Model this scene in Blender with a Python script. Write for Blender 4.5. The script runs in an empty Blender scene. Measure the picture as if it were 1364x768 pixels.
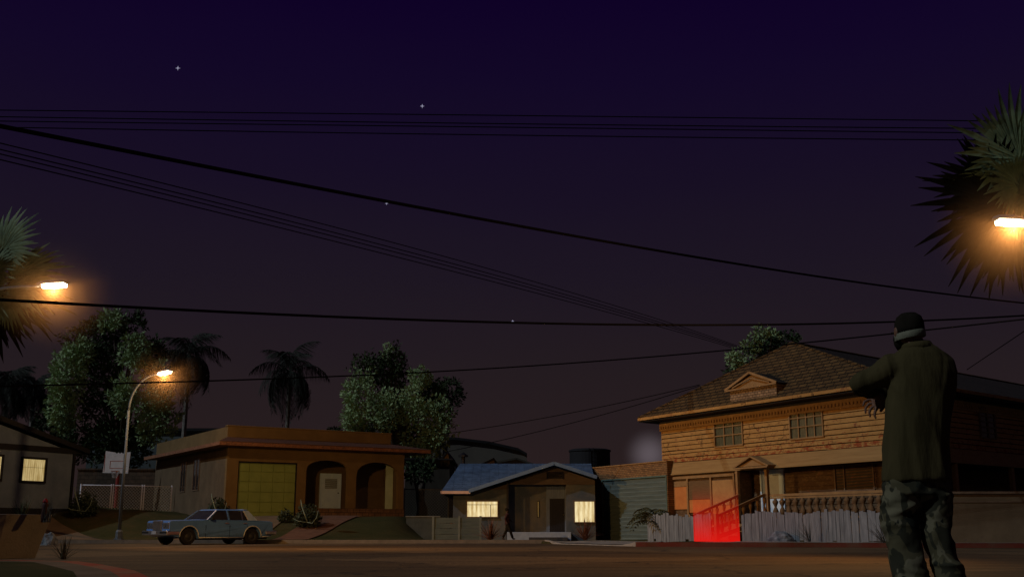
import bpy, bmesh, math, random
from mathutils import Vector, Matrix, noise
random.seed(11)
C = bpy.context.scene.collection
R = math.radians
# ------------------------------------------------------------------ camera geometry
F = 1430.0; PITCH = R(12.6); CAMZ = 0.60; CU, CV = 682.0, 384.0
SP, CP = math.sin(PITCH), math.cos(PITCH)
def ray(u, v):
    a = CV - v
    return Vector((u-CU, F*CP - a*SP, F*SP + a*CP))
def at(u, v, Y):
    d = ray(u, v)
    return Vector((0, 0, CAMZ)) + d*(Y/d.y)
def gx(u, Y):                       # x on the ground-ish at depth Y
    return (u-CU)/1463.0*Y
class Fr:
    """a local frame standing on the ground: X along a facade, Y inward, Z up"""
    def __init__(s, o, d, zb=0.0):
        s.o = Vector((o[0], o[1], 0)); d = Vector((d[0], d[1], 0)).normalized()
        s.d = d; s.n = Vector((-d.y, d.x, 0)); s.zb = zb
    def loc(s, u, v, y=0.0):
        r = ray(u, v); c = Vector((0, 0, CAMZ)) - s.o
        t = (y - c.dot(s.n))/r.dot(s.n)
        p = c + r*t
        return p.dot(s.d), p.z - s.zb
    def w(s, x, y, z=0):
        return s.o + s.d*x + s.n*y + Vector((0, 0, z+s.zb))
    def to(s, wx, wy):
        p = Vector((wx, wy, 0)) - s.o
        return p.dot(s.d), p.dot(s.n)
    def empty(s, name):
        e = bpy.data.objects.new(name, None); C.objects.link(e)
        e.location = (s.o.x, s.o.y, s.zb); e.rotation_euler = (0, 0, math.atan2(s.d.y, s.d.x))
        e.empty_display_size = .3
        return e
# ------------------------------------------------------------------ tagging
def tag(o, label=None, cat=None, group=None, kind=None):
    if label: o['label'] = label
    if cat: o['category'] = cat
    if group: o['group'] = group
    if kind: o['kind'] = kind
    return o
def empty(name, loc, rz=0.0):
    e = bpy.data.objects.new(name, None); C.objects.link(e)
    e.location = loc; e.rotation_euler = (0, 0, rz); e.empty_display_size = .3
    return e
def copy_tree(o, parent=None):
    c = o.copy(); C.objects.link(c); c.parent = parent
    for ch in [k for k in bpy.data.objects if k.parent == o]:
        copy_tree(ch, c)
    return c
# ------------------------------------------------------------------ mesh builder
class MB:
    def __init__(s): s.v = []; s.f = []; s.m = []
    def add(s, vs, fs, mi=0):
        b = len(s.v); s.v += [tuple(p) for p in vs]
        for f in fs: s.f.append([b+i for i in f]); s.m.append(mi)
        return s
    def box(s, x0, x1, y0, y1, z0, z1, mi=0):
        if x0 > x1: x0, x1 = x1, x0
        if y0 > y1: y0, y1 = y1, y0
        if z0 > z1: z0, z1 = z1, z0
        v = [(x0,y0,z0),(x1,y0,z0),(x1,y1,z0),(x0,y1,z0),(x0,y0,z1),(x1,y0,z1),(x1,y1,z1),(x0,y1,z1)]
        return s.add(v, [(0,3,2,1),(4,5,6,7),(0,1,5,4),(1,2,6,5),(2,3,7,6),(3,0,4,7)], mi)
    def hexa(s, v, mi=0):           # 4 bottom + 4 top points
        return s.add(v, [(0,3,2,1),(4,5,6,7),(0,1,5,4),(1,2,6,5),(2,3,7,6),(3,0,4,7)], mi)
    def beam(s, p0, p1, w, h, mi=0, up=Vector((0,0,1))):
        p0 = Vector(p0); p1 = Vector(p1); d = (p1-p0).normalized()
        if abs(d.dot(up)) > .98: up = Vector((0,1,0))
        a = d.cross(up).normalized()*(w/2); b = a.cross(d).normalized()*(h/2)
        return s.hexa([p0-a-b, p0+a-b, p1+a-b, p1-a-b, p0-a+b, p0+a+b, p1+a+b, p1-a+b], mi)
    def prism(s, poly, y0, y1, mi=0):       # poly in (x,z), extruded in y
        n = len(poly)
        v = [(x, y0, z) for x, z in poly] + [(x, y1, z) for x, z in poly]
        f = [list(range(n)), list(range(2*n-1, n-1, -1))] + [(i, i+n, (i+1) % n+n, (i+1) % n) for i in range(n)]
        return s.add(v, f, mi)
    def slab(s, poly, z0, z1, mi=0):        # poly in (x,y), extruded in z
        n = len(poly)
        v = [(x, y, z0) for x, y in poly] + [(x, y, z1) for x, y in poly]
        f = [list(range(n-1, -1, -1)), list(range(n, 2*n))] + [(i, (i+1) % n, (i+1) % n+n, i+n) for i in range(n)]
        return s.add(v, f, mi)
    def plate(s, pts, th, mi=0, dirn=None):  # polygon in space given thickness
        P = [Vector(p) for p in pts]; n = len(P)
        nn = Vector(dirn) if dirn is not None else (P[1]-P[0]).cross(P[2]-P[0]).normalized()
        Q = [p - nn*th for p in P]
        f = [list(range(n)), list(range(2*n-1, n-1, -1))] + [(i, i+n, (i+1) % n+n, (i+1) % n) for i in range(n)]
        return s.add(P+Q, f, mi)
    def tube(s, pts, rads, n=8, mi=0, cap=True):
        P = [Vector(p) for p in pts]
        if not hasattr(rads, '__len__'): rads = [rads]*len(P)
        vs = []; ref = None
        for i, p in enumerate(P):
            t = (P[min(i+1, len(P)-1)] - P[max(i-1, 0)]).normalized()
            if ref is None:
                ref = Vector((0,0,1)) if abs(t.z) < .9 else Vector((1,0,0))
            a = (ref - t*ref.dot(t)).normalized(); b = t.cross(a); ref = a
            for k in range(n):
                w = 2*math.pi*k/n
                vs.append(p + (a*math.cos(w)+b*math.sin(w))*rads[i])
        fs = [(i*n+k, i*n+(k+1) % n, (i+1)*n+(k+1) % n, (i+1)*n+k) for i in range(len(P)-1) for k in range(n)]
        if cap: fs += [list(range(n-1, -1, -1)), [(len(P)-1)*n+k for k in range(n)]]
        return s.add(vs, fs, mi)
    def rings(s, rs, n=18, mi=0):            # rs: (center, rx, ry, [power], [rot]) horizontal rings stacked
        vs = []
        for q in rs:
            c, rx, ry = q[0], q[1], q[2]; pw = q[3] if len(q) > 3 else 1.0; rot = q[4] if len(q) > 4 else 0
            for k in range(n):
                w = 2*math.pi*k/n; x = math.cos(w); y = math.sin(w)
                x = math.copysign(abs(x)**pw, x)*rx; y = math.copysign(abs(y)**pw, y)*ry
                vs.append((c[0]+x*math.cos(rot)-y*math.sin(rot), c[1]+x*math.sin(rot)+y*math.cos(rot), c[2]))
        fs = [(i*n+k, i*n+(k+1) % n, (i+1)*n+(k+1) % n, (i+1)*n+k) for i in range(len(rs)-1) for k in range(n)]
        fs += [list(range(n-1, -1, -1)), [(len(rs)-1)*n+k for k in range(n)]]
        return s.add(vs, fs, mi)
    def lathe(s, prof, c=(0,0,0), n=16, mi=0):
        return s.rings([((c[0], c[1], c[2]+z), r, r) for r, z in prof], n, mi)
    def ball(s, c, rx, ry, rz, n=12, mi=0):
        rs = []
        m = max(5, n//2)
        for i in range(m+1):
            a = -math.pi/2 + math.pi*i/m
            k = max(.02, math.cos(a))
            rs.append(((c[0], c[1], c[2]+rz*math.sin(a)), rx*k, ry*k))
        return s.rings(rs, n, mi)
    def mesh(s, name):
        me = bpy.data.meshes.new(name); me.from_pydata(s.v, [], s.f); return me
    def build(s, name, mats, parent=None, smooth=False, bevel=0.0, fix=True):
        me = s.mesh(name)
        mats = mats if isinstance(mats, (list, tuple)) else [mats]
        for m in mats: me.materials.append(m)
        me.polygons.foreach_set('material_index', s.m)
        if fix:
            bm = bmesh.new(); bm.from_mesh(me)
            bmesh.ops.recalc_face_normals(bm, faces=bm.faces[:])
            bm.to_mesh(me); bm.free()
        o = bpy.data.objects.new(name, me); C.objects.link(o); o.parent = parent
        if smooth: me.polygons.foreach_set('use_smooth', [True]*len(me.polygons))
        if bevel:
            b = o.modifiers.new('bevel', 'BEVEL'); b.width = bevel; b.segments = 2; b.limit_method = 'ANGLE'; b.angle_limit = R(35)
        me.update()
        return o
def organic(mb, name, mat, parent, voxel=.012, it=4, folds=None):
    o = mb.build('tmp', mat, None)
    md = o.modifiers.new('r', 'REMESH'); md.mode = 'VOXEL'; md.voxel_size = voxel
    sm = o.modifiers.new('s', 'SMOOTH'); sm.iterations = it; sm.factor = .5
    dg = bpy.context.evaluated_depsgraph_get(); dg.update()
    me = bpy.data.meshes.new_from_object(o.evaluated_get(dg))
    bpy.data.objects.remove(o)
    me.name = name
    if folds:
        amp, fr = folds; me.update(); nv = [v.normal.copy() for v in me.vertices]
        for v, n_ in zip(me.vertices, nv):
            q_ = Vector((v.co.x*fr[0], v.co.y*fr[1], v.co.z*fr[2]))
            q_ += Vector((noise.noise(q_*.6), 0, noise.noise(q_*.6+Vector((5,0,0)))))*1.2
            a_ = noise.noise(q_); b_ = noise.noise(q_*2.3+Vector((3,1,7)))
            v.co = v.co + n_*(amp*((1-abs(a_)*2.6)*.8+b_*.5-.3))
    me.materials.clear(); me.materials.append(mat)
    me.polygons.foreach_set('use_smooth', [True]*len(me.polygons))
    q = bpy.data.objects.new(name, me); C.objects.link(q); q.parent = parent
    return q
# ------------------------------------------------------------------ materials
class NT:
    def __init__(s, name):
        m = bpy.data.materials.new(name); m.use_nodes = True
        s.m = m; s.t = m.node_tree; s.n = s.t.nodes; s.b = s.n['Principled BSDF']; s.o = s.n['Material Output']
        s.tc = s.n.new('ShaderNodeTexCoord'); s.co = s.tc.outputs['Object']
    def link(s, a, b): s.t.links.new(a, b)
    def mapping(s, scale=(1,1,1), rot=(0,0,0), src=None):
        k = s.n.new('ShaderNodeMapping'); k.inputs['Scale'].default_value = scale; k.inputs['Rotation'].default_value = rot
        s.link(src or s.co, k.inputs['Vector']); return k.outputs['Vector']
    def noise(s, scale, detail=5, rough=.6, vec=None, dist=0):
        k = s.n.new('ShaderNodeTexNoise'); k.inputs['Scale'].default_value = scale; k.inputs['Detail'].default_value = detail
        k.inputs['Roughness'].default_value = rough; k.inputs['Distortion'].default_value = dist
        s.link(vec or s.co, k.inputs['Vector']); return k.outputs['Fac']
    def ramp(s, fac, stops, interp='LINEAR'):
        k = s.n.new('ShaderNodeValToRGB'); e = k.color_ramp.elements; k.color_ramp.interpolation = interp
        while len(e) < len(stops): e.new(.5)
        for q, (p, c) in zip(e, stops):
            q.position = p; q.color = (*c, 1) if len(c) == 3 else c
        s.link(fac, k.inputs['Fac']); return k.outputs['Color']
    def mix(s, fac, a, b, mode='MIX'):
        k = s.n.new('ShaderNodeMix'); k.data_type = 'RGBA'; k.blend_type = mode
        for sock, val in ((k.inputs[0], fac), (k.inputs[6], a), (k.inputs[7], b)):
            if isinstance(val, (int, float)): sock.default_value = val
            elif isinstance(val, tuple): sock.default_value = (*val[:3], 1)
            else: s.link(val, sock)
        return k.outputs[2]
    def bump(s, h, strength=.3, dist=.02):
        k = s.n.new('ShaderNodeBump'); k.inputs['Strength'].default_value = strength; k.inputs['Distance'].default_value = dist
        s.link(h, k.inputs['Height']); s.link(k.outputs['Normal'], s.b.inputs['Normal']); return k
    def base(s, c): s.link(c, s.b.inputs['Base Color'])
    def rough(s, r, spec=.3): s.b.inputs['Roughness'].default_value = r; s.b.inputs['Specular IOR Level'].default_value = spec
def mat(name, c1, c2, scale=4, rough=.85, spec=.25, bump=.25, bscale=30, stretch=(1,1,1), metal=0, lo=.35, hi=.68, dist=.02, speck=None):
    q = NT(name); vec = q.mapping(stretch)
    col = q.ramp(q.noise(scale, 7, .65, vec), [(lo, c1), (hi, c2)])
    if speck:                       # (colour, scale, threshold)
        f = q.ramp(q.noise(speck[1], 4, .7, vec), [(speck[2], (0,0,0)), (speck[2]+.06, (1,1,1))])
        col = q.mix(f, col, speck[0])
    q.base(col); q.rough(rough, spec); q.b.inputs['Metallic'].default_value = metal
    if bump: q.bump(q.noise(bscale, 5, .6, vec), bump, dist)
    return q.m
def emit(name, col, strength):
    q = NT(name); q.b.inputs['Base Color'].default_value = (*col, 1)
    q.b.inputs['Emission Color'].default_value = (*col, 1); q.b.inputs['Emission Strength'].default_value = strength
    return q.m
def flat(name, c, rough=.6, spec=.3, metal=0):
    return mat(name, tuple(k*.8 for k in c), c, 6, rough, spec, 0, metal=metal)
# ------------------------------------------------------------------ material set
M = {}
def asphalt():
    q = NT('asphalt')
    big = q.noise(.35, 6, .65, q.mapping((.4, 1.4, 1)))
    fine = q.noise(13, 6, .9)
    col = q.ramp(big, [(.3, (.070, .044, .018)), (.7, (.12, .074, .030))])
    col = q.mix(q.ramp(fine, [(.44, (0,0,0)), (.60, (1,1,1))]), col, (.20, .135, .07))
    cr = q.n.new('ShaderNodeTexVoronoi'); cr.feature = 'DISTANCE_TO_EDGE'; cr.inputs['Scale'].default_value = .23
    w = q.n.new('ShaderNodeVectorMath'); w.operation = 'ADD'
    nz = q.n.new('ShaderNodeTexNoise'); nz.inputs['Scale'].default_value = 1.3; q.link(q.co, nz.inputs['Vector'])
    q.link(q.co, w.inputs[0]); q.link(nz.outputs['Color'], w.inputs[1]); q.link(w.outputs[0], cr.inputs['Vector'])
    q.base(q.mix(q.ramp(cr.outputs['Distance'], [(.0, (1,1,1)), (.012, (0,0,0))]), col, (.02, .018, .015)))
    pt = q.n.new('ShaderNodeTexVoronoi'); pt.inputs['Scale'].default_value = .16; q.link(w.outputs[0], pt.inputs['Vector'])
    q.rough(.8, .3); q.bump(fine, .5, .01)
    bc = q.b.inputs['Base Color'].links[0].from_socket
    mu = q.n.new('ShaderNodeMix'); mu.data_type = 'RGBA'; mu.blend_type = 'MULTIPLY'; mu.inputs[0].default_value = 1; q.link(bc, mu.inputs[6])
    q.link(q.ramp(pt.outputs['Color'], [(.2, (.62,.60,.58)), (.45, (1,1,1)), (.8, (1.25,1.2,1.15))], 'CONSTANT'), mu.inputs[7])
    st = q.ramp(q.noise(.9, 7, .75, q.mapping((.12, 1.6, 1))), [(.4, (.6,.58,.55)), (.62, (1.2,1.2,1.2))])
    m2 = q.n.new('ShaderNodeMix'); m2.data_type = 'RGBA'; m2.blend_type = 'MULTIPLY'; m2.inputs[0].default_value = 1; q.link(mu.outputs[2], m2.inputs[6]); q.link(st, m2.inputs[7])
    q.base(m2.outputs[2]); return q.m
M['asphalt'] = asphalt()
def lawn():
    q = NT('lawn')
    n1 = q.noise(.45, 6, .7); n2 = q.noise(9, 5, .8)
    c = q.ramp(n1, [(.36, (.035, .038, .012)), (.52, (.062, .052, .018)), (.66, (.10, .065, .028))])
    q.base(q.mix(q.ramp(n2, [(.4, (0,0,0)), (.65, (1,1,1))]), c, (.045, .05, .018)))
    q.rough(.95, .1); q.bump(n2, .9, .06); return q.m
M['lawn'] = lawn()
M['concrete'] = mat('concrete', (.21,.19,.165), (.34,.31,.27), 1.2, .9, bscale=25, speck=((.12,.11,.09), 7, .62))
M['kerb_grey'] = mat('kerb_grey', (.13,.11,.085), (.20,.17,.13), 2.5, .9, speck=((.12,.10,.09), 6, .6))
M['kerb_red'] = mat('kerb_red', (.34,.045,.02), (.26,.115,.06), 1.3, .8, lo=.42, hi=.62, speck=((.2,.17,.14), 7, .66))
M['dirt_path'] = mat('dirt_path', (.12,.08,.045), (.18,.12,.07), 1.5, .95)
M['brick_path'] = mat('brick_path', (.11,.052,.03), (.16,.08,.048), 3, .95)

# ------------------------------------------------------------------ ground
KERB = [(-140, 52), (-60, 48.5), (-30, 46.6), (-20, 46), (1.35, 46), (4.3, 38.4), (13, 35.6), (24, 34), (60, 32), (140, 30)]
def yk(x):
    for (a, b), (c, d) in zip(KERB, KERB[1:]):
        if a <= x <= c: return b+(d-b)*(x-a)/(c-a)
    return KERB[-1][1]
def sm(a, b, x):
    t = min(1, max(0, (x-a)/(b-a))); return t*t*(3-2*t)
KH = .14
def gh(x, y):
    d = y - yk(x)
    top = 1.05 + .33*sm(-15.5, -18.5, x) + .22*sm(-20, -22, x)
    left = top*sm(.4, 7.5, d)*sm(-4.2, -5.4, x)
    right = .35*sm(13.5, 16, x)*sm(1, 5, d)
    far = 1.2*sm(14, 60, d)
    drop = .11*sm(.9, 2.2, x)*(1-sm(5.6, 7.2, x))*sm(-.5, .1, d)
    drop += .07*sm(.6, 4, d)*sm(-4.6, -3.4, x)*(1-sm(.9, 2.2, x))
    return KH - drop + left*(1-.0) + right + far*(1-sm(-4.2, -5.4, x)*.9) + (.02*noise.noise(Vector((x*.6, y*.6, 0))) if d > 1 else 0)
def ground():
    xs = [-420, -260, -140, -90, -60, -45]; x = -36
    while x < 36: xs.append(x); x += .6
    xs += [45, 60, 90, 140, 260, 420]
    offs = [-.45, -.04]
    o = .0
    while o < 26: offs.append(o+.16); o += .55 if o < 12 else 1.4
    offs += [32, 40, 60, 100, 180, 400, 900]
    vs = []; rows = [(-200), (-60), (-20)]
    for k in rows:
        for x in xs: vs.append((x, k, -.03))
    for k in offs:
        for x in xs:
            xx = min(140, max(-140, x)); y = yk(xx)+k
            vs.append((x, y, -.03 if k < 0 else gh(xx, y) - .004))
    n = len(xs); nr = len(rows)+len(offs)
    fs = [(r*n+i, r*n+i+1, (r+1)*n+i+1, (r+1)*n+i) for r in range(nr-1) for i in range(n-1)]
    mb = MB().add(vs, fs); o = mb.build('ground', M['lawn'], smooth=True, fix=False)
    tag(o, kind='structure')
ground()
def road():
    pts = [(x, y-.02) for x, y in KERB]
    vs = [(x, y, 0) for x, y in pts] + [(x, -60, 0) for x, y in pts]
    n = len(pts)
    fs = [(i+n, i+n+1, i+1, i) for i in range(n-1)]
    o = MB().add(vs, fs).build('road', M['asphalt'], fix=False); tag(o, kind='structure')
road()
def kerb_run(name, pts, m, w=.18, h=KH, back=None):
    mb = MB(); P = [Vector((x, y, 0)) for x, y in pts]
    L = []; 
    for i, p in enumerate(P):
        t = (P[min(i+1, len(P)-1)]-P[max(i-1, 0)]).normalized(); L.append(Vector((-t.y, t.x, 0)))
    for i in range(len(P)-1):
        a, b = P[i], P[i+1]; na, nb = L[i]*w, L[i+1]*w
        hh = h if not hasattr(h, '__len__') else None
        h0, h1 = (h, h) if hh is not None else (h[i], h[i+1])
        mb.hexa([a, b, b+nb, a+na, a+Vector((0,0,h0))+L[i]*.015, b+Vector((0,0,h1))+L[i+1]*.015, b+nb+Vector((0,0,h1)), a+na+Vector((0,0,h0))])
    o = mb.build(name, m); tag(o, kind='structure'); return o
def dense(pts, step=1.5):
    r = []
    for (a, b), (c, d) in zip(pts, pts[1:]):
        n = max(1, int(math.hypot(c-a, d-b)/step))
        r += [(a+(c-a)*i/n, b+(d-b)*i/n) for i in range(n)]
    return r+[pts[-1]]
kerb_run('kerb', KERB[:5], M['kerb_grey'], h=KH+.012)
M['kerb_worn_red'] = mat('kerb_worn_red', (.12,.022,.012), (.11,.05,.03), 1.3, .85, lo=.42, hi=.62)
kerb_run('kerb', KERB[5:8], M['kerb_worn_red'], h=KH+.012)
kerb_run('kerb', KERB[7:], M['kerb_grey'], h=KH+.012)
kerb_run('kerb', [KERB[4], (1.9, 44.5), (3.9, 39.4), KERB[5]], M['concrete'], h=[KH+.012, .03, .03, KH+.012])
def patch(name, pts, m, dz=.012, sub=8):        # draped sheet over the ground from a quad a,b,c,d
    a, b, c, d = [Vector((x, y, 0)) for x, y in pts]; vs = []
    for i in range(sub+1):
        for j in range(sub+1):
            s, t = i/sub, j/sub
            p = (a*(1-s)+b*s)*(1-t)+(d*(1-s)+c*s)*t
            vs.append((p.x, p.y, gh(p.x, p.y)+dz+(.02 if p.y-yk(p.x) > 1 else 0)))
    fs = [(i*(sub+1)+j, (i+1)*(sub+1)+j, (i+1)*(sub+1)+j+1, i*(sub+1)+j+1) for i in range(sub) for j in range(sub)]
    o = MB().add(vs, fs).build(name, m, fix=False, smooth=True)
    tag(o, kind='structure'); return o
patch('driveway', [(1.5, 46.1), (4.3, 38.8), (6.5, 46.4), (4.0, 51.6)], M['concrete'], .02)
patch('driveway', [(-14.5, 46.2), (-10.9, 46.2), (-10.6, 53.6), (-13.1, 52.2)], M['dirt_path'], .02, 14)
patch('path', [(-10.2, 46.2), (-8.8, 46.2), (-6.9, 55.0), (-9.3, 53.4)], M['brick_path'], .025, 14)
patch('driveway', [(-20.6, 46.2), (-16.9, 46.2), (-21.2, 50.6), (-23.0, 49.4)], M['dirt_path'], .02, 14)
patch('pavement', [(4.6, 38.7), (13, 35.9), (13, 36.9), (4.9, 39.7)], M['concrete'], .018)
patch('pavement', [(13.2, 35.8), (30, 33.9), (30, 34.9), (13.2, 36.4)], M['concrete'], .018)
# near-left traffic island
def island():
    red = [(-9.5, 16.4), (-7.3, 16.35), (-6.2, 15.8), (-5.3, 14.3), (-4.2, 12.3), (-3.35, 10.3), (-2.6, 8.0), (-2.2, 5.0), (-2.4, 1.0), (-3.0, -6)]
    red = red
    kerb_run('kerb', [(-30, 16.6)] + red[:1], M['kerb_grey'], w=-.22, h=.15)
    kerb_run('kerb', red, M['kerb_red'], w=-.24, h=.15)
    inner = []
    P = [Vector((x, y, 0)) for x, y in red]
    for i, p in enumerate(P):
        t = (P[min(i+1, len(P)-1)]-P[max(i-1, 0)]).normalized(); inner.append(p - Vector((-t.y, t.x, 0))*.24)
    inn2 = []
    for i, p in enumerate(P):
        t = (P[min(i+1, len(P)-1)]-P[max(i-1, 0)]).normalized(); inn2.append(p - Vector((-t.y, t.x, 0))*.62)
    vs = [(p.x, p.y, .15) for p in inner]+[(p.x, p.y, .15) for p in inn2]; n = len(inner)
    o = MB().add(vs, [(i, i+1, i+1+n, i+n) for i in range(n-1)]).build('pavement', M['dirt_path']); tag(o, kind='structure')
    vs = [(p.x, p.y, .151) for p in inn2]+[(-30, 16.3-(i*2.4), .16) for i in range(n)]
    # subdivide across for grass relief
    o = MB().add(vs, [(i, i+1, i+1+n, i+n) for i in range(n-1)]).build('grass_verge', M['lawn']); tag(o, kind='structure')
island()

# ------------------------------------------------------------------ sky and lights
w = bpy.data.worlds.new('World'); bpy.context.scene.world = w; w.use_nodes = True
nt = w.node_tree; bg = nt.nodes['Background']
tc = nt.nodes.new('ShaderNodeTexCoord'); sep = nt.nodes.new('ShaderNodeSeparateXYZ')
nt.links.new(tc.outputs['Generated'], sep.inputs[0])
rp = nt.nodes.new('ShaderNodeValToRGB'); el = rp.color_ramp.elements
def lin(c): return tuple((k/255/12.92 if k/255 < .04045 else ((k/255+.055)/1.055)**2.4) for k in c)
SKY = [(0.0, (42,32,31)), (.07, (39,29,30)), (.14, (35,27,31)), (.22, (29,22,33)), (.31, (23,15,35)), (.40, (18,8,38)), (.48, (14,1,38)), (.60, (10,0,32)), (1.0, (8,0,26))]
while len(el) < len(SKY): el.new(.5)
for e, (p, c) in zip(el, SKY): e.position = p; e.color = (*lin(c), 1)
nz = nt.nodes.new('ShaderNodeTexNoise'); nz.inputs['Scale'].default_value = 3.0; nz.inputs['Detail'].default_value = 5
mp = nt.nodes.new('ShaderNodeMapping'); mp.inputs['Scale'].default_value = (1, 1, 6)
nt.links.new(tc.outputs['Generated'], mp.inputs[0]); nt.links.new(mp.outputs[0], nz.inputs[0])
ad = nt.nodes.new('ShaderNodeMath'); ad.operation = 'MULTIPLY_ADD'; ad.inputs[1].default_value = .03
nt.links.new(nz.outputs['Fac'], ad.inputs[0]); nt.links.new(sep.outputs['Z'], ad.inputs[2])
sb = nt.nodes.new('ShaderNodeMath'); sb.operation = 'SUBTRACT'; sb.inputs[1].default_value = .015
nt.links.new(ad.outputs[0], sb.inputs[0]); nt.links.new(sb.outputs[0], rp.inputs['Fac'])
# veiled moon low in the sky
md = ray(865, 604).normalized()
dt = nt.nodes.new('ShaderNodeVectorMath'); dt.operation = 'DOT_PRODUCT'; dt.inputs[1].default_value = md
nt.links.new(tc.outputs['Generated'], dt.inputs[0])
mr = nt.nodes.new('ShaderNodeMapRange'); mr.inputs['From Min'].default_value = math.cos(R(1.6)); mr.inputs['From Max'].default_value = 1.0
mr.interpolation_type = 'LINEAR'; nt.links.new(dt.outputs['Value'], mr.inputs['Value'])
mx = nt.nodes.new('ShaderNodeMix'); mx.data_type = 'RGBA'
mm = nt.nodes.new('ShaderNodeMath'); mm.operation = 'POWER'; mm.inputs[1].default_value = 3.2
nt.links.new(mr.outputs[0], mm.inputs[0]); nt.links.new(mm.outputs[0], mx.inputs[0])
nt.links.new(rp.outputs['Color'], mx.inputs[6]); mx.inputs[7].default_value = (*lin((88, 79, 84)), 1)
# Nishita sky, sun far below the horizon glow: contributes a faint night tint
nt.links.new(mx.outputs[2], bg.inputs['Color']); bg.inputs['Strength'].default_value = 1.0
sun = bpy.data.lights.new('moonlight', 'SUN'); sun.energy = .85; sun.angle = R(.5); sun.color = (.80, .90, 1.0)
so = bpy.data.objects.new('moonlight', sun); C.objects.link(so)
so.rotation_euler = Vector((.70, .34, -.62)).to_track_quat('-Z', 'Y').to_euler()

cam = bpy.data.cameras.new('camera'); co = bpy.data.objects.new('camera', cam); C.objects.link(co)
cam.sensor_width = 36; cam.lens = F/1364*36; cam.clip_end = 3000; cam.clip_start = .05
co.location = (0, 0, CAMZ); co.rotation_euler = (R(90)+PITCH, 0, 0)
sc = bpy.context.scene; sc.camera = co
sc.view_settings.view_transform = 'Standard'; sc.view_settings.look = 'None'; sc.view_settings.exposure = 0; sc.view_settings.gamma = 1
sc.cycles.max_bounces = 6; sc.cycles.diffuse_bounces = 3; sc.cycles.transparent_max_bounces = 16
sc.cycles.use_denoising = True; sc.cycles.sample_clamp_indirect = 4

# stars: tiny far-off lights
M['star'] = emit('star_light', (.75, .72, 1.0), .3)
for i, (u, v, r, lab) in enumerate([(237, 91, 2.2, 'bright star high at the upper left of the sky, above all the wires'), (562.5, 141.5, 2.0, 'star just above the upper bundle of wires at mid sky'),
                     (515, 271, 1.4, 'faint star touching the thick diagonal wire'), (683, 427.5, 1.2, 'faintest star, just above the wire low in the middle of the sky')]):
    p = at(u, v, 900); mb = MB(); k = r*.62*900/1430
    # a small four-pointed star: crossed double cones
    for ax in ((1,0,0), (0,0,1)):
        a = Vector(ax)
        mb.tube([p-a*k*2.6, p-a*k*.5, p+a*k*.5, p+a*k*2.6], [k*.05, k*.55, k*.55, k*.05], 8)
    tag(mb.build('star', M['star']), lab, 'star', 'stars in the night sky')

# ------------------------------------------------------------------ street lamps
M['lamp_metal'] = mat('lamp_metal', (.09,.11,.13), (.14,.165,.19), 5, .7, .3, .1, metal=.1, speck=((.2,.18,.15), 9, .62))
M['lamp_glow'] = emit('lamp_lens', (1.0, .80, .52), 22)
def street_lamp(base, armdir, H=7.0, arm=2.6, label='', energy=300, tilt=0.06):
    e = empty('street_lamp', base)
    d = Vector((armdir[0], armdir[1], 0)).normalized()
    mb = MB(); mb.tube([(0,0,.3), (0,0,H-1.5)], [.072, .05], 12); mb.build('pole', M['lamp_metal'], e, smooth=True)
    mb = MB()
    pts = [Vector((0,0,H-1.5))]
    for i in range(1, 13):
        t = i/12; pts.append(Vector((0,0,H-1.5)) + d*(arm*(1-math.cos(t*math.pi/2))) + Vector((0,0,1.45*math.sin(t*math.pi/2))))
    pts.append(pts[-1]+d*.1+Vector((0,0,.0)))
    mb.tube(pts, [.05-.02*i/13 for i in range(14)], 10); mb.build('arm', M['lamp_metal'], e, smooth=True)
    mb = MB(); mb.box(-.17, .17, -.17, .17, 0, .04); mb.lathe([(.155,.03),(.15,.34),(.11,.42)], n=8)
    for a in (-1, 1):
        for b in (-1, 1): mb.lathe([(.018,.03),(.018,.08)], (a*.13, b*.13, 0), 6)
    mb.build('base', M['lamp_metal'], e)
    tip = pts[-1]; side = Vector((-d.y, d.x, 0))
    mb = MB(); L = .78
    secs = [(-.06, .055, .05), (.08, .12, .09), (.4, .17, .12), (.68, .15, .10), (L, .07, .05)]
    vs = []; n = 12
    for s, w_, h_ in secs:
        for k in range(n):
            a = 2*math.pi*k/n; z = math.sin(a)
            vs.append(tip + d*s + side*(math.cos(a)*w_) + Vector((0,0, .04+tilt*s + (z*h_ if z > 0 else z*.02))))
    fs = [(i*n+k, i*n+(k+1) % n, (i+1)*n+(k+1) % n, (i+1)*n+k) for i in range(len(secs)-1) for k in range(n)]
    fs += [list(range(n-1, -1, -1)), [(len(secs)-1)*n+k for k in range(n)]]
    mb.add(vs, fs); h = mb.build('lamp_head', M['lamp_metal'], e, smooth=True)
    mb = MB(); vs = []
    for s, w_, z in ((.10, .10, .0), (.4, .15, -.0), (.70, .12, -.0)):
        vs += [tip+d*s+side*w_+Vector((0,0,z+.028+tilt*s)), tip+d*s-side*w_+Vector((0,0,z+.028+tilt*s)), tip+d*s-side*w_*.8+Vector((0,0,z-.06+tilt*s)), tip+d*s+side*w_*.8+Vector((0,0,z-.06+tilt*s))]
    fs = [(i*4+k, i*4+(k+1) % 4, (i+1)*4+(k+1) % 4, (i+1)*4+k) for i in range(2) for k in range(4)]+[(3,2,1,0),(8,9,10,11)]
    mb.add(vs, fs); mb.build('lens', M['lamp_glow'], h)
    pl = bpy.data.lights.new('lamp_bulb', 'POINT'); pl.energy = energy; pl.color = (1.0, .58, .26); pl.shadow_soft_size = .05
    po = bpy.data.objects.new('lamp_bulb', pl); C.objects.link(po); po.parent = e; po.location = tip+d*.4+Vector((0,0,-.13))
    tag(e, label, 'street lamp', 'street lamps along the road')
    return e, Vector(base)+tip+d*.4+Vector((0,0,-.1))
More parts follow.
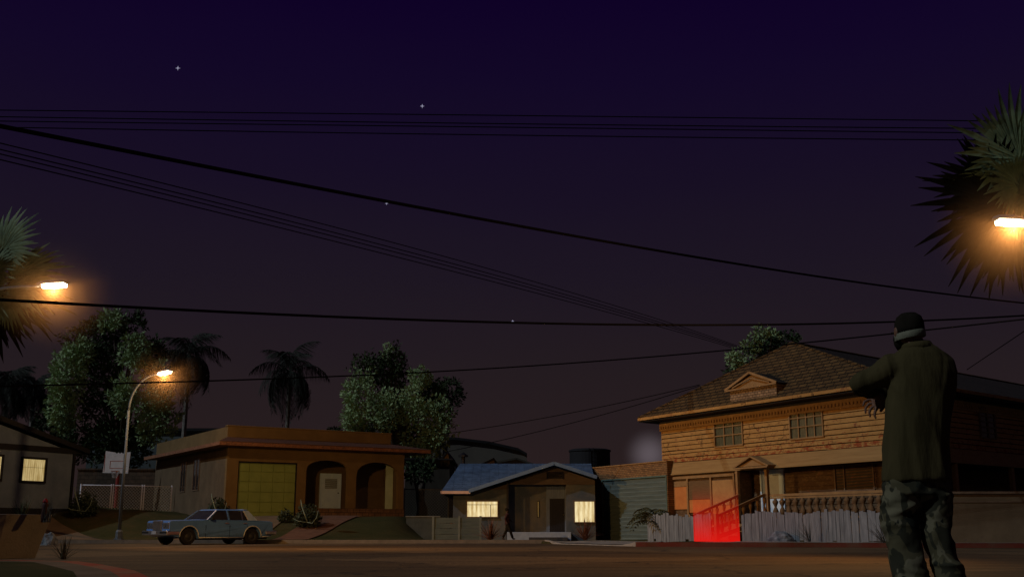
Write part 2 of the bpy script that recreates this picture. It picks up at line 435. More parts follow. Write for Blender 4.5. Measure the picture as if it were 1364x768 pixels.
# lamp by the car
b2 = at(160, 718, 46.25)
l2, l2p = street_lamp((gx(160, 46.4), 46.4, KH), (1, -.55), H=6.95, arm=1.5, energy=400, tilt=.10,
    label='grey street lamp with its whole post in view, left of the blue sedan')
l1, l1p = street_lamp((-15.6, 27.9, 0), (1, 0), H=6.95, arm=2.9, energy=150, label='lit lamp head and arm in front of the fan palm at the left edge')
p3 = at(1350, 288, 21.7)
l3, l3p = street_lamp((p3.x+3.45, 21.7, 0), (-1, 0), H=6.9, arm=3.0, energy=150, label='lit lamp head in front of the fan palm at the right edge')
def spot(name, parent, world, target, energy, size, blend=.9):  # added orange fill, hung in the air ahead of the lamp heads
    s = bpy.data.lights.new(name, 'SPOT'); s.energy = energy; s.color = (1.0, .49, .14); s.spot_size = R(size); s.spot_blend = blend; s.shadow_soft_size = .15
    o = bpy.data.objects.new(name, s); C.objects.link(o); o.parent = parent
    world = Vector(world)+(Vector(target)-Vector(world)).normalized()*1.9
    o.location = Vector(world)-parent.location; o.rotation_euler = (Vector(target)-Vector(world)).to_track_quat('-Z', 'Y').to_euler()
spot('added_fill_spot', l2, l2p+Vector((0,0,-.15)), (6.0, 52, 4.2), 3700, 62, 1.0)
spot('added_fill_spot', l1, l1p+Vector((0,0,-.15)), (1.0, 44, 0.6), 3900, 125, 1.0)
spot('added_fill_spot', l3, l3p+Vector((0,0,-.15)), (-1.0, 22.5, 0), 1700, 140, 1.0)
# ------------------------------------------------------------------ building materials
def siding_mat(name, c1, c2, crack, rust=(.24,.055,.015)):
    q = NT(name)
    col = q.ramp(q.noise(1.6, 8, .7, q.mapping((1, 1, 3))), [(.35, c1), (.7, c2)])
    v = q.n.new('ShaderNodeTexVoronoi'); v.feature = 'DISTANCE_TO_EDGE'; v.inputs['Scale'].default_value = 1.0
    nz = q.n.new('ShaderNodeTexNoise'); nz.inputs['Scale'].default_value = 2.5; nz.inputs['Detail'].default_value = 6; q.link(q.co, nz.inputs['Vector'])
    a = q.n.new('ShaderNodeVectorMath'); a.operation = 'ADD'; q.link(q.mapping((.9, .9, 1.6)), a.inputs[0]); q.link(nz.outputs['Color'], a.inputs[1]); q.link(a.outputs[0], v.inputs['Vector'])
    thin = q.ramp(v.outputs['Distance'], [(0, (1,1,1)), (.035, (0,0,0))])
    msk = q.ramp(q.noise(.8, 4, .6), [(.46, (0,0,0)), (.6, (1,1,1))])
    f = q.mix(1.0, thin, msk, 'MULTIPLY')
    col = q.mix(f, col, crack)
    # rust and peeling patches
    p = q.ramp(q.noise(2.4, 8, .75), [(.56, (0,0,0)), (.64, (1,1,1))])
    col = q.mix(p, col, tuple(k*1.0 for k in (.20,.075,.03)))
    p2 = q.ramp(q.noise(14, 3, .7), [(.66, (0,0,0)), (.74, (1,1,1))])
    col = q.mix(p2, col, (.08,.045,.025))
    zz = q.n.new('ShaderNodeSeparateXYZ'); q.link(q.co, zz.inputs[0])
    band = q.n.new('ShaderNodeMapRange'); band.inputs['From Min'].default_value = 3.35; band.inputs['From Max'].default_value = 4.4; band.inputs['To Min'].default_value = .16; band.inputs['To Max'].default_value = -.05; q.link(zz.outputs[2], band.inputs['Value'])
    sm_ = q.n.new('ShaderNodeMath'); sm_.operation = 'ADD'; q.link(band.outputs[0], sm_.inputs[0]); q.link(q.noise(3.4, 8, .75, q.mapping((1, 1, 1.8))), sm_.inputs[1])
    col = q.mix(q.ramp(sm_.outputs[0], [(.585, (0,0,0)), (.66, (1,1,1))]), col, rust)
    q.base(col); q.rough(.8, .25); q.bump(q.noise(22, 5, .7), .5, .015); return q.m
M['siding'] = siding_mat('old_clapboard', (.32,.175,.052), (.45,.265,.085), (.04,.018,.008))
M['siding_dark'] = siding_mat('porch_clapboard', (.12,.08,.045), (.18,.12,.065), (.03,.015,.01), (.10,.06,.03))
M['trim'] = mat('weathered_trim', (.24,.145,.06), (.34,.21,.09), 3, .8, speck=((.12,.06,.03), 12, .62))
M['trim_dark'] = mat('dark_trim', (.12,.08,.05), (.2,.14,.09), 3, .8)
def brickish(name, c1, c2, mortar, w=.4, h=.16, axes='xz', off=.5, mor=.012, rough=.85, bumpd=.02):
    q = NT(name); s = q.n.new('ShaderNodeSeparateXYZ'); q.link(q.co, s.inputs[0]); c = q.n.new('ShaderNodeCombineXYZ')
    q.link(s.outputs[{'x': 0, 'y': 1, 'z': 2}[axes[0]]], c.inputs[0]); q.link(s.outputs[{'x': 0, 'y': 1, 'z': 2}[axes[1]]], c.inputs[1])
    b = q.n.new('ShaderNodeTexBrick'); b.inputs['Scale'].default_value = 1; b.inputs['Brick Width'].default_value = w; b.inputs['Row Height'].default_value = h
    b.inputs['Mortar Size'].default_value = mor; b.offset = off; b.inputs['Color1'].default_value = (*c1, 1); b.inputs['Color2'].default_value = (*c2, 1); b.inputs['Mortar'].default_value = (*mortar, 1)
    b.inputs['Mortar Smooth'].default_value = .3
    q.link(c.outputs[0], b.inputs['Vector'])
    n = q.noise(3, 6, .7)
    col = q.mix(q.ramp(n, [(.35, (.55,.55,.55)), (.7, (1.25,1.2,1.15))]), (0,0,0), b.outputs['Color'])
    mu = q.n.new('ShaderNodeMix'); mu.data_type = 'RGBA'; mu.blend_type = 'MULTIPLY'; mu.inputs[0].default_value = 1
    q.link(b.outputs['Color'], mu.inputs[6]); q.link(q.ramp(n, [(.3, (.55,.55,.55)), (.7, (1.2,1.2,1.2))]), mu.inputs[7])
    q.base(mu.outputs[2]); q.rough(rough, .25)
    inv = q.n.new('ShaderNodeMath'); inv.operation = 'SUBTRACT'; inv.inputs[0].default_value = 1; q.link(b.outputs['Fac'], inv.inputs[1])
    q.bump(inv.outputs[0], .6, bumpd); return q.m
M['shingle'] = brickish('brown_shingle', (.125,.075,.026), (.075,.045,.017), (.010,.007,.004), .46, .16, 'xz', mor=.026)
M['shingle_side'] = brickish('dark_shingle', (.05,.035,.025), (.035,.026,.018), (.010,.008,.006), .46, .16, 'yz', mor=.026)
M['shingle_blue'] = brickish('slate_blue_shingle', (.095,.165,.29), (.065,.12,.225), (.02,.04,.08), .9, .14, 'xy', mor=.012)
M['old_brick'] = brickish('old_brick', (.30,.17,.07), (.20,.11,.05), (.08,.055,.03), .24, .09, 'xz', mor=.012)
M['block_wall'] = brickish('block_wall', (.13,.09,.06), (.10,.075,.05), (.05,.04,.03), .42, .22, 'xz', mor=.012)
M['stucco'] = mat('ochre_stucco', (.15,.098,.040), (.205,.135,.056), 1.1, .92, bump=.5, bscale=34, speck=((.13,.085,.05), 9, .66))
M['stucco_side'] = mat('shaded_stucco', (.10,.07,.04), (.15,.105,.06), 1.1, .92, bump=.5, bscale=34)  # darker copy of the ochre stucco, shade of side and porch walls in colour
M['tile'] = mat('red_tile', (.20,.085,.045), (.32,.15,.08), 5, .8, speck=((.10,.05,.03), 14, .55))
M['gdoor_yellow'] = mat('olive_yellow_paint', (.20,.26,.07), (.255,.32,.09), 1.6, .6, speck=((.18,.19,.05), 16, .68))
M['gdoor_green'] = mat('sage_metal_paint', (.095,.14,.145), (.15,.20,.195), 1.4, .55, stretch=(.5,1,5), speck=((.10,.10,.08), 7, .62))
M['white_door'] = mat('chalky_white_paint', (.50,.70,.92), (.60,.80,.98), 4, .6, speck=((.25,.20,.16), 10, .68))
M['grey_wall'] = mat('grey_blue_stucco', (.12,.155,.20), (.18,.225,.28), .9, .92, bump=.4, bscale=30, speck=((.10,.10,.10), 10, .64))
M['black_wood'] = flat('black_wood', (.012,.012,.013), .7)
M['pale_wall'] = mat('blotched_render', (.065,.085,.105), (.13,.13,.115), .8, .92, bump=.3, bscale=22, lo=.4, hi=.62, speck=((.12,.13,.14), 2.2, .60))
M['green_wall'] = mat('pale_green_render', (.42,.54,.40), (.52,.64,.48), 2, .9)
M['black_metal'] = flat('black_metal', (.015,.015,.017), .5)
M['glass'] = flat('dark_glass', (.02,.022,.024), .12, .6)
def curtain(name, c1, c2, st, sc_=7, axis=0):
    q = NT(name); w_ = q.n.new('ShaderNodeTexWave'); w_.wave_type = 'BANDS'; w_.bands_direction = 'X'
    w_.inputs['Scale'].default_value = sc_; w_.inputs['Distortion'].default_value = 3.5; w_.inputs['Detail'].default_value = 3; w_.inputs['Detail Scale'].default_value = .8
    q.link(q.mapping((1, 1, .12)), w_.inputs['Vector'])
    col = q.ramp(w_.outputs['Fac'], [(.1, c1), (.75, c2)])
    n = q.ramp(q.noise(2.2, 4, .6, q.mapping((3, 1, .6))), [(.35, (.62,.55,.42)), (.6, (1,1,1))])
    col = q.mix(1.0, col, n, 'MULTIPLY')
    q.b.inputs['Base Color'].default_value = (.1,.09,.06,1); q.link(col, q.b.inputs['Emission Color']); q.b.inputs['Emission Strength'].default_value = st
    return q.m
M['curtain'] = curtain('lit_curtain', (.80,.62,.30), (1.0,.84,.48), .92, 1.3)
M['curtain_tan'] = curtain('lit_tan_blind', (.45,.33,.13), (.62,.48,.22), .85, 3)
M['board_orange'] = mat('orange_board', (.48,.17,.045), (.58,.23,.065), 2.5, .8, speck=((.3,.12,.05), 20, .68))
M['board_brown'] = mat('brown_board', (.13,.08,.035), (.18,.11,.05), 3, .85, stretch=(1,1,6))
M['board_tan'] = mat('tan_board', (.36,.20,.075), (.44,.26,.10), 2.5, .85)

def courses(mb, p0, p1, z0, z1, nrm, h=.205, pr=.04, mi=0):
    """lapped clapboards on the vertical strip p0->p1 between z0 and z1"""
    p0 = Vector((p0[0], p0[1], 0)); p1 = Vector((p1[0], p1[1], 0)); n = Vector((nrm[0], nrm[1], 0)).normalized()
    z = z0
    while z < z1-.02:
        t = min(z+h, z1)
        # split each course into a few boards of uneven length
        s = 0.0; L = (p1-p0).length; d = (p1-p0).normalized()
        while s < L-.01:
            e = min(L, s+random.uniform(.9, 3.6))
            if L-e < .5: e = L
            j = random.uniform(-.004, .006); a = p0+d*(s+.003); b = p0+d*(e-.003)
            A = Vector((0,0,z+random.uniform(.018,.034))); B = Vector((0,0,t-.004))
            mb.hexa([a+n*(pr+j)+A, b+n*(pr+j)+A, b+A-n*.01, a+A-n*.01, a+n*.006+B, b+n*.006+B, b+B-n*.01, a+B-n*.01], mi)
            s = e
        z = t
def quad_px(fr, pts, y):
    return [fr.loc(u, v, y) for u, v in pts]
def wall_poly(mb, fr, pts, y0, y1, mi=0):
    mb.prism(quad_px(fr, pts, y0), y0, y1, mi)
def cut_strip(mb, p0, p1, n, z0, z1, holes, mi=0):
    """clapboards skipping holes given as (s0,s1,z0,z1) along the wall"""
    d = Vector((p1[0]-p0[0], p1[1]-p0[1])); L = d.length; d.normalize()
    zs = sorted({z0, z1, *[h[2] for h in holes], *[h[3] for h in holes]})
    for a, b in zip(zs, zs[1:]):
        if b-a < .03: continue
        hs = sorted([(h[0], h[1]) for h in holes if h[2] < (a+b)/2 < h[3]])
        s = 0
        for h in hs+[(L, L)]:
            if h[0]-s > .05: courses(mb, (p0[0]+d.x*s, p0[1]+d.y*s), (p0[0]+d.x*h[0], p0[1]+d.y*h[0]), a, b, n, mi=mi)
            s = h[1]

# ================================================================== wooden two-storey house on the right
EZ = 5.9
A_ = (6.22, 53.05)
S = Fr((A_[0]+.8*(.488+.873), A_[1]+.8*(-.873+.488)), (.488, -.873), .15)
WL = 14.66; EZl = EZ-.15
rx_, ry_ = -.195, .981                    # side wall direction in the local frame
def build_wood_house():
    e = S.empty('wooden_house')
    tag(e, 'orange-lit two-storey clapboard house with hipped shingle roof, small dormer and balustraded porch', 'house')
    P0 = Vector((0, 0)); P1 = Vector((WL, 0)); rd = Vector((rx_, ry_)); P2 = P1+rd*28; P3 = P0+rd*28
    rn = Vector((ry_, -rx_))              # outward normal of the right wall
    zt = EZl-.02
    # band heights from the photograph's lines on the front wall plane
    bz1 = S.loc(883, 617.6)[1]; bz0 = S.loc(883, 633.4)[1]
    # window rectangles (front)
    wins = []
    for (a, b, c, d) in (((952.6,561.2), (989.5,556), (989.5,591.3), (954.6,593.8)), ((1052.5,548.3), (1095.7,543.2), (1096.9,579.8), (1055.4,583.8))):
        xa, za = S.loc(*a); xb, zb = S.loc(*b); xc, zc = S.loc(*c); xd, zd = S.loc(*d)
        wins.append(((xa+xd)/2, (xb+xc)/2, (zd+zc)/2, (za+zb)/2))
    # ---- core walls
    mb = MB()
    core = [P0, P1, P2, P3]
    mb.slab([(p.x*.998, p.y+.05) for p in (P0, P1, P2, P3)], bz0+.02, zt)           # upper storey
    low = MB()
    px = S.loc(980, 650)[0]; rec = 1.0
    mb.build('storey_core', M['black_wood'], e); mb = MB()
    holes = [(w0-.02, w1+.02, z0-.02, z1+.02) for w0, w1, z0, z1 in wins]
    cut_strip(mb, P0, P1, (0, -1), bz1, zt, holes)
    cut_strip(mb, P1, P2, rn, bz1, zt, [])
    cut_strip(mb, P3, P0, (-1, 0), bz1, zt, [])
    mb.build('upper_wall', M['siding'], e)
    # cornice under the eave, with dentils
    zc = S.loc(883, 571)[1]-.12; zt = zt-.30; mb = MB()
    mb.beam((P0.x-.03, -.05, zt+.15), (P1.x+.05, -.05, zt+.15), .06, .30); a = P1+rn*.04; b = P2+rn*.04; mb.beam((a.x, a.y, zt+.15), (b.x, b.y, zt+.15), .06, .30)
    mb.build('eave_shade_board', M['black_wood'], e); mb = MB()  # black board added for the band of shadow under the eave
    mb.beam((P0.x-.03, -.06, (zc+zt)/2), (P1.x+.05, -.06, (zc+zt)/2), .08, zt-zc)
    x = .05
    while x < WL:
        mb.box(x, x+.09, -.15, -.10, zc+.10, zc+.22); x += .19
    a = P1+rn*.05; b = P2+rn*.05
    mb.beam((a.x, a.y, (zc+zt)/2), (b.x, b.y, (zc+zt)/2), .08, zt-zc)
    s = .1
    while s < 27:
        c = P1+rd*s+rn*.12; c2 = c+rd*.09; mb.beam((c.x, c.y, zc+.16), (c2.x, c2.y, zc+.16), .06, .12); s += .19
    mb.build('cornice', M['trim'], e); zt += .30
    # skirt band between the storeys: slightly flared board
    mb = MB()
    mb.hexa([(-.05,-.17,bz0), (WL+.17,-.17,bz0), (WL+.17,.02,bz0), (-.05,.02,bz0), (-.05,-.05,bz1), (WL+.05,-.05,bz1), (WL+.05,.02,bz1), (-.05,.02,bz1)])
    q0 = P1+rn*.17; q1 = P2+rn*.17; t0 = P1+rn*.05; t1 = P2+rn*.05
    mb.hexa([(q0.x,q0.y,bz0), (q1.x,q1.y,bz0), (P2.x,P2.y,bz0), (P1.x,P1.y,bz0), (t0.x,t0.y,bz1), (t1.x,t1.y,bz1), (P2.x,P2.y,bz1), (P1.x,P1.y,bz1)])
    mb.beam((-.05,-.185,bz0+.03), (WL+.2,-.185,bz0+.03), .03, .07)
    mb.build('storey_band', mat('band_board', (.27,.17,.065), (.36,.235,.095), 2, .85, stretch=(.3,1,4), speck=((.3,.15,.07), 9, .64)), e)
    # ---- windows, front
    for (w0, w1, z0, z1), nc in zip(wins, (3, 4)):
        mb = MB(); t = .06
        for a_, b_, c_, d_ in ((w0-t, w1+t, z1, z1+t), (w0-t, w1+t, z0-t, z0), (w0-t, w0, z0, z1), (w1, w1+t, z0, z1)):
            mb.box(a_, b_, -.085, .05, c_, d_)
        for i in range(1, nc): xx = w0+(w1-w0)*i/nc; mb.box(xx-.025, xx+.025, -.06, -.01, z0, z1)
        for f in (.40, .74): zz = z0+(z1-z0)*f; mb.box(w0, w1, -.058, -.012, zz-.022, zz+.022)
        f = mb.build('window', M['trim'], e)
        g = MB(); g.box(w0, w1, .0, .012, z0, z1)
        g.build('pane', mat('grimy_glass', (.045,.055,.035), (.09,.10,.06), 2.5, .35, .5, stretch=(5,1,1)), f)
    # right side window
    R_ = Fr(S.w(WL, 0)[:2], (.761, .649), .15)
    x0, z1 = R_.loc(1302, 546); x1, _ = R_.loc(1322, 549); _, z0 = R_.loc(1304, 582)
    def rp_(s, out, z): c = P1+rd*s+rn*out; return (c.x, c.y, z)
    mb = MB()
    for a_, b_ in ((x0, x0), (x1, x1), ((x0+x1)/2, (x0+x1)/2)): mb.beam(rp_(a_, .06, z0), rp_(a_, .06, z1), .06, .06)
    for i in range(6): zz = z0+(z1-z0)*i/5; mb.beam(rp_(x0, .055, zz), rp_(x1, .055, zz), .05, .045)
    f = mb.build('window', M['trim_dark'], e)
    g = MB(); g.beam(rp_(x0, .035, (z0+z1)/2), rp_(x1, .035, (z0+z1)/2), .02, z1-z0); g.build('pane', M['glass'], f)
    # ---- lower storey left: boarded bay
    mb = MB()
    bx0 = S.loc(887, 640)[0]; bx1 = S.loc(979, 640)[0]
    mb.box(0, bx1-.02, .03, rec, -.15, bz0); cut_strip(mb, (0, .03), (bx0, .03), (0, -1), 0, bz0, [])
    # recessed porch walls
    mb.box(bx1, WL, rec, rec+.15, .8, bz0+.02)
    lp = P1+rd*15
    mb.hexa([(WL-2.4,rec,.8), (WL-2.2,rec,.8), (lp.x-2.0,lp.y,.8), (lp.x-2.2,lp.y,.8), (WL-2.4,rec,bz0), (WL-2.2,rec,bz0), (lp.x-2.0,lp.y,bz0), (lp.x-2.2,lp.y,bz0)])
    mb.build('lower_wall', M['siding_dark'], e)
    mb = MB()
    dx0, dz1 = S.loc(1016, 622.4, rec); dx1, _ = S.loc(1043, 621.3, rec)
    wx0, wz1 = S.loc(1113, 619.6, rec); wx1, _ = S.loc(1162.6, 617, rec); wz0 = S.loc(1113, 653, rec)[1]
    cut_strip(mb, (bx1, rec), (WL-2.3, rec), (0, -1), .8, bz0, [(dx0-bx1-.12, dx1-bx1+.02, .8, dz1+.05), (wx0-bx1, wx1-bx1, wz0, wz1)])
    cut_strip(mb, (WL-2.2, rec), (lp.x-2.0, lp.y), rn, .8, bz0, [])
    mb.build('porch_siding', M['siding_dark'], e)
    mb = MB()                                        # bay frame and panels
    zt_ = S.loc(888, 639)[1]; zb_ = .55
    cols = [S.loc(u, 640)[0] for u in (888, 917, 948, 979)]
    for c in cols: mb.box(c-.05, c+.05, -.09, .02, -.1, zt_)
    mb.box(cols[0]-.05, cols[-1]+.05, -.10, .02, zt_, zt_+.12); mb.box(cols[0]-.05, cols[-1]+.05, -.12, .02, zt_+.20, zt_+.26)
    mb.box(cols[0], cols[-1], -.085, .02, zb_-.06, zb_+.06)
    mb.build('bay_frame', M['trim'], e)
    def panel(i, v0, v1, m, yy=-.03):
        z1_ = S.loc((888, 917, 948, 979)[i]+10, v0)[1]; z0_ = S.loc((888, 917, 948, 979)[i]+10, v1)[1]
        MB().box(cols[i]+.05, cols[i+1]-.05, yy, .01, z0_, z1_).build('board_panel', m, e)
    panel(0, 641, 648, M['trim']); panel(0, 648.5, 678, M['board_orange'])
    panel(1, 640, 664.5, M['board_brown'], -.04); panel(1, 665, 682, M['board_orange'])
    panel(2, 639, 672, M['board_tan']); panel(2, 672.5, 684, M['board_orange'], -.035)
    # ---- porch door
    mb = MB(); mb.box(dx0-.12, dx0-.02, rec-.09, rec+.02, .8, dz1+.05); mb.box(dx1-.02, dx1+.08, rec-.09, rec+.02, .8, dz1+.05); mb.box(dx0-.12, dx1+.08, rec-.092, rec+.02, dz1, dz1+.1)
    f = mb.build('porch_door', M['white_door'], e)
    mb = MB(); t = .14
    gw0, gw1 = dx0+t+.14, dx1-t-.12; gz0, gz1 = .8+(dz1-.8)*.45, .8+(dz1-.8)*.86
    mb.box(dx0, gw0, rec-.05, rec, .82, dz1-.01); mb.box(gw1, dx1, rec-.05, rec, .82, dz1-.01); mb.box(gw0, gw1, rec-.05, rec, .82, gz0); mb.box(gw0, gw1, rec-.05, rec, gz1, dz1-.01)
    mb.build('door_leaf', M['white_door'], f)
    MB().box(gw0, gw1, rec-.03, rec-.01, gz0, gz1).build('pane', mat('grey_glass', (.40,.47,.52), (.5,.58,.62), 3, .3, .5), f)
    MB().ball((dx1-.09, rec-.09, gz0-.08), .03, .03, .03, 8).build('handle', M['black_metal'], f, smooth=True)
    # porch window with tilted blind slats
    mb = MB(); t = .07
    for a_, b_, c_, d_ in ((wx0-t, wx1+t, wz1, wz1+t), (wx0-t, wx1+t, wz0-t, wz0), (wx0-t, wx0, wz0, wz1), (wx1, wx1+t, wz0, wz1), (wx0+(wx1-wx0)*.24-.03, wx0+(wx1-wx0)*.24+.03, wz0, wz1)):
        mb.box(a_, b_, rec-.07, rec+.02, c_, d_)
    f = mb.build('window', M['trim_dark'], e)
    mb = MB(); zz = wz0+.05
    while zz < wz1-.03:
        mb.hexa([(wx0, rec-.02, zz), (wx1, rec-.02, zz+.05), (wx1, rec+.0, zz+.055), (wx0, rec+.0, zz+.005), (wx0, rec-.03, zz+.05), (wx1, rec-.03, zz+.10), (wx1, rec-.01, zz+.10), (wx0, rec-.01, zz+.05)]); zz += .115
    mb.build('blind', mat('dark_blind', (.05,.045,.035), (.08,.07,.05), 3), f)
    MB().box(wx0, wx1, rec+.004, rec+.012, wz0, wz1).build('pane', M['glass'], f)
    # ---- porch deck, railing, newels
    dz = .82; rail = -0.02
    mb = MB(); mb.box(bx1+.02, WL-.02, -.05, rec+.02, dz-.16, dz); 
    c0 = P1+rd*.1; mb.hexa([(WL-2.5, .1, dz-.16), (WL-.05, .1, dz-.16), (P1.x+rd.x*15, P1.y+rd.y*15, dz-.16), (P1.x+rd.x*15-2.3, P1.y+rd.y*15, dz-.16), (WL-2.5, .1, dz-.002), (WL-.05, .1, dz-.002), (P1.x+rd.x*15, P1.y+rd.y*15, dz-.002), (P1.x+rd.x*15-2.3, P1.y+rd.y*15, dz-.002)])
    mb.box(bx1+.02, WL-.02, .0, .06, -.1, dz-.17)
    mb.build('porch_deck', M['trim_dark'], e)
    n0 = S.loc(985.5, 650)[0]; n1 = S.loc(1024.7, 650)[0]
    rz1 = S.loc(1060, 656.5, rail)[1]
    mb = MB(); mb.box(n1, WL-.15, rail-.06, rail+.06, rz1-.10, rz1); mb.box(n1, WL-.15, rail-.03, rail+.03, rz1-.19, rz1-.13); mb.box(n1, WL-.15, rail-.04, rail+.04, dz+.05, dz+.12)
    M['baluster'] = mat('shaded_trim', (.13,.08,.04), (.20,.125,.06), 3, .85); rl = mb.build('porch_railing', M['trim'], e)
    prof = [(.045, 0), (.045, .04), (.085, .12), (.10, .2), (.06, .30), (.035, .36), (.055, .42), (.09, .5), (.10, .56), (.05, .62), (.05, .66)]
    hh = (rz1-.19)-(dz+.12)
    proto = MB(); proto.lathe([(r*1.25, z/.66*hh) for r, z in prof], n=8); bal = proto.build('baluster', M['baluster'], rl, smooth=True)
    xs = []; x = n1+.35
    while x < WL-.3: xs.append(x); x += .40
    bal.location = (xs[0], rail, dz+.12)
    for x in xs[1:]:
        b = bal.copy(); C.objects.link(b); b.parent = rl; b.location = (x, rail, dz+.12)
    for x in (n0, n1, WL-.1):
        mb = MB(); mb.box(x-.07, x+.07, -.18, -.04, dz-.9 if x != n0 else -.1, bz0 if x > 9 else bz0-.02); mb.box(x-.09, x+.09, -.2, -.03, rz1-.02, rz1+.05); mb.box(x-.085, x+.085, -.195, -.03, bz0-.14, bz0-.06)
        mb.build('porch_post', M['trim'], e, bevel=.01)
    # side wall porch posts and side rail (right facade)
    for u in (1273, 1348):
        s_ = R_.loc(u, 630)[0]; mb = MB(); mb.beam(rp_(s_, -.02, .8), rp_(s_, -.02, bz0), .17, .17); mb.build('porch_post', M['trim'], e, bevel=.01)
    # pediment over the steps
    pl_, pz0 = S.loc(979.7, 622.8, -.5); pr_, _ = S.loc(1023.8, 619, -.5); pk, pz1 = S.loc(1000, 607.5, -.5)
    pm = (pl_+pr_)/2; mb = MB()
    mb.prism([(pl_+.10, pz0+.03), (pr_-.10, pz0+.03), (pm, pz1-.12)], -.46, -.16)
    f = mb.build('entrance_pediment', M['trim'], e)
    mb = MB(); mb.beam((pl_-.05, -.35, pz0), (pm, -.35, pz1), .5, .07); mb.beam((pr_+.05, -.35, pz0), (pm, -.35, pz1), .5, .07); mb.box(pl_, pr_, -.6, -.1, pz0-.07, pz0)
    mb.build('moulding', M['trim'], f)
    # ---- steps with balustered side rails
    mb = MB(); ns = 5; sx0, sx1 = n0-1.35, n0-.15
    sy0 = -2.75
    X0, X1 = n0+.12, n1-.1
    for i in range(ns):
        mb.box(X0, X1, sy0+i*.5, -.05, -.1, dz-(ns-1-i)*dz/ns-.16+.0)
    st = mb.build('front_steps', M['trim'], e)
    for k, xx in enumerate((X0-.02, X1+.02)):
        mb = MB(); zlow = .95; zhi = rz1+.02
        mb.beam((xx, sy0-.1, zlow), (xx, -.12, zhi), .09, .10); mb.beam((xx, sy0-.1, .12), (xx, -.12, dz+.03), .08, .16)
        mb.box(xx-.075, xx+.075, sy0-.2, sy0-.05, -.1, zlow+.10)
        h = mb.build('stair_rail', M['trim'], e)
        nb = 7
        for i in range(nb):
            t = (i+.7)/nb; yy = sy0-.1+t*(-.02-sy0); zb__ = .12+(dz+.03-.12)*t+.06; zt__ = zlow+(zhi-zlow)*t-.04
            q = MB(); q.lathe([(r*.75, z/.66*(zt__-zb__)) for r, z in prof], n=8); o = q.build('baluster', M['trim'], h, smooth=True); o.location = (xx, yy, zb__)
    # ---- roof
    E0 = Vector((-.8, -.8)); E1 = Vector((WL+.8, -.8)); E2 = E1+rd*30; E3 = E0+rd*18.6
    apu = at(1055, 457, 47.2); ax, ay = S.to(apu.x, apu.y); az = apu.z-.15
    R0 = Vector((ax, ay)); R1 = R0+rd*24
    th = .13
    mb = MB()
    mb.plate([(E0.x,E0.y,EZl), (E1.x,E1.y,EZl), (R0.x,R0.y,az)], th)
    roof = mb.build('roof', M['shingle'], e)
    mb = MB()
    mb.plate([(E1.x,E1.y,EZl), (E2.x,E2.y,EZl), (R1.x,R1.y,az), (R0.x,R0.y,az)], th)
    mb.plate([(E3.x,E3.y,EZl), (E0.x,E0.y,EZl), (R0.x,R0.y,az), (R1.x,R1.y,az)], th)
    mb.plate([(E2.x,E2.y,EZl), (E3.x,E3.y,EZl), (R1.x,R1.y,az)], th)
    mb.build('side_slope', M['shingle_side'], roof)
    mb = MB()
    for a, b in ((E0, E1), (E1, E2), (E3, E0)):
        mb.beam((a.x, a.y, EZl-.06), (b.x, b.y, EZl-.06), .07, .13)
    mb.build('fascia', M['siding'], roof)
    mb = MB(); k = [(E0.x+.03,E0.y+.03), (E1.x-.03,E1.y+.03), (E2.x-.03,E2.y), (E3.x+.03,E3.y)]
    mb.slab(k, EZl-.20, EZl-.155); mb.build('soffit', M['black_wood'], roof)
    mb = MB(); mb.tube([(R0.x,R0.y,az+.02), (R1.x,R1.y,az+.02)], .07, 6)
    for q in (E0, E1): mb.tube([(q.x,q.y,EZl+.02), (R0.x,R0.y,az+.03)], .055, 6)
    mb.build('ridge_cap', M['shingle'], roof)
    # dormer
    yd = -.66
    l, zb0 = S.loc(973, 536, yd); r_, _ = S.loc(1034.7, 528, yd); _, zt0 = S.loc(973, 519.5, yd); pkx, pkz = S.loc(998, 496, yd-.1)
    slope = (az-EZl)/(R0.y-E0.y)
    def roofy(z): return -.8+(z-EZl)/slope
    mb = MB(); zlo = EZl+.1
    cx_ = (l+r_)/2
    # dormer body: box into roof slope
    mb.box(l, r_, yd, roofy(zt0)+.2, zlo, zt0)
    f = mb.build('dormer', brickish('dormer_shingle', (.34,.23,.13), (.27,.18,.10), (.06,.035,.02), .22, .11, 'xz', mor=.014), e)
    mb = MB(); o_ = .16; px0, px1 = l-o_, r_+.02+o_; pz = zt0; top = pkz
    mb.prism([(px0+.12, pz+.02), (px1-.12, pz+.02), (cx_, top-.10)], yd-.02, yd+.2)
    mb.build('tympanum', M['trim'], f)
    mb = MB()
    depth = roofy(top)
    for xe in (px0, px1):
        a = Vector((xe, yd-.14, pz)); b = Vector((cx_, yd-.14, top)); c = Vector((cx_, depth, top)); d = Vector((xe, roofy(pz)+.1, pz))
        pts = [a, b, c, d] if xe == px1 else [a, d, c, b]
        mb.plate(pts, .05, dirn=(0, 0, 1))
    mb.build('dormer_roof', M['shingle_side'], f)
    mb = MB()
    for xe in (px0, px1): mb.beam((xe, yd-.15, pz-.0), (cx_, yd-.15, top), .06, .10); mb.beam((xe*.72+cx_*.28, yd-.11, pz+.06), (cx_, yd-.11, top-.24), .05, .05)
    mb.box(px0, px1, yd-.17, yd-.03, pz-.07, pz)
    mb.build('moulding', M['trim'], f)
build_wood_house()

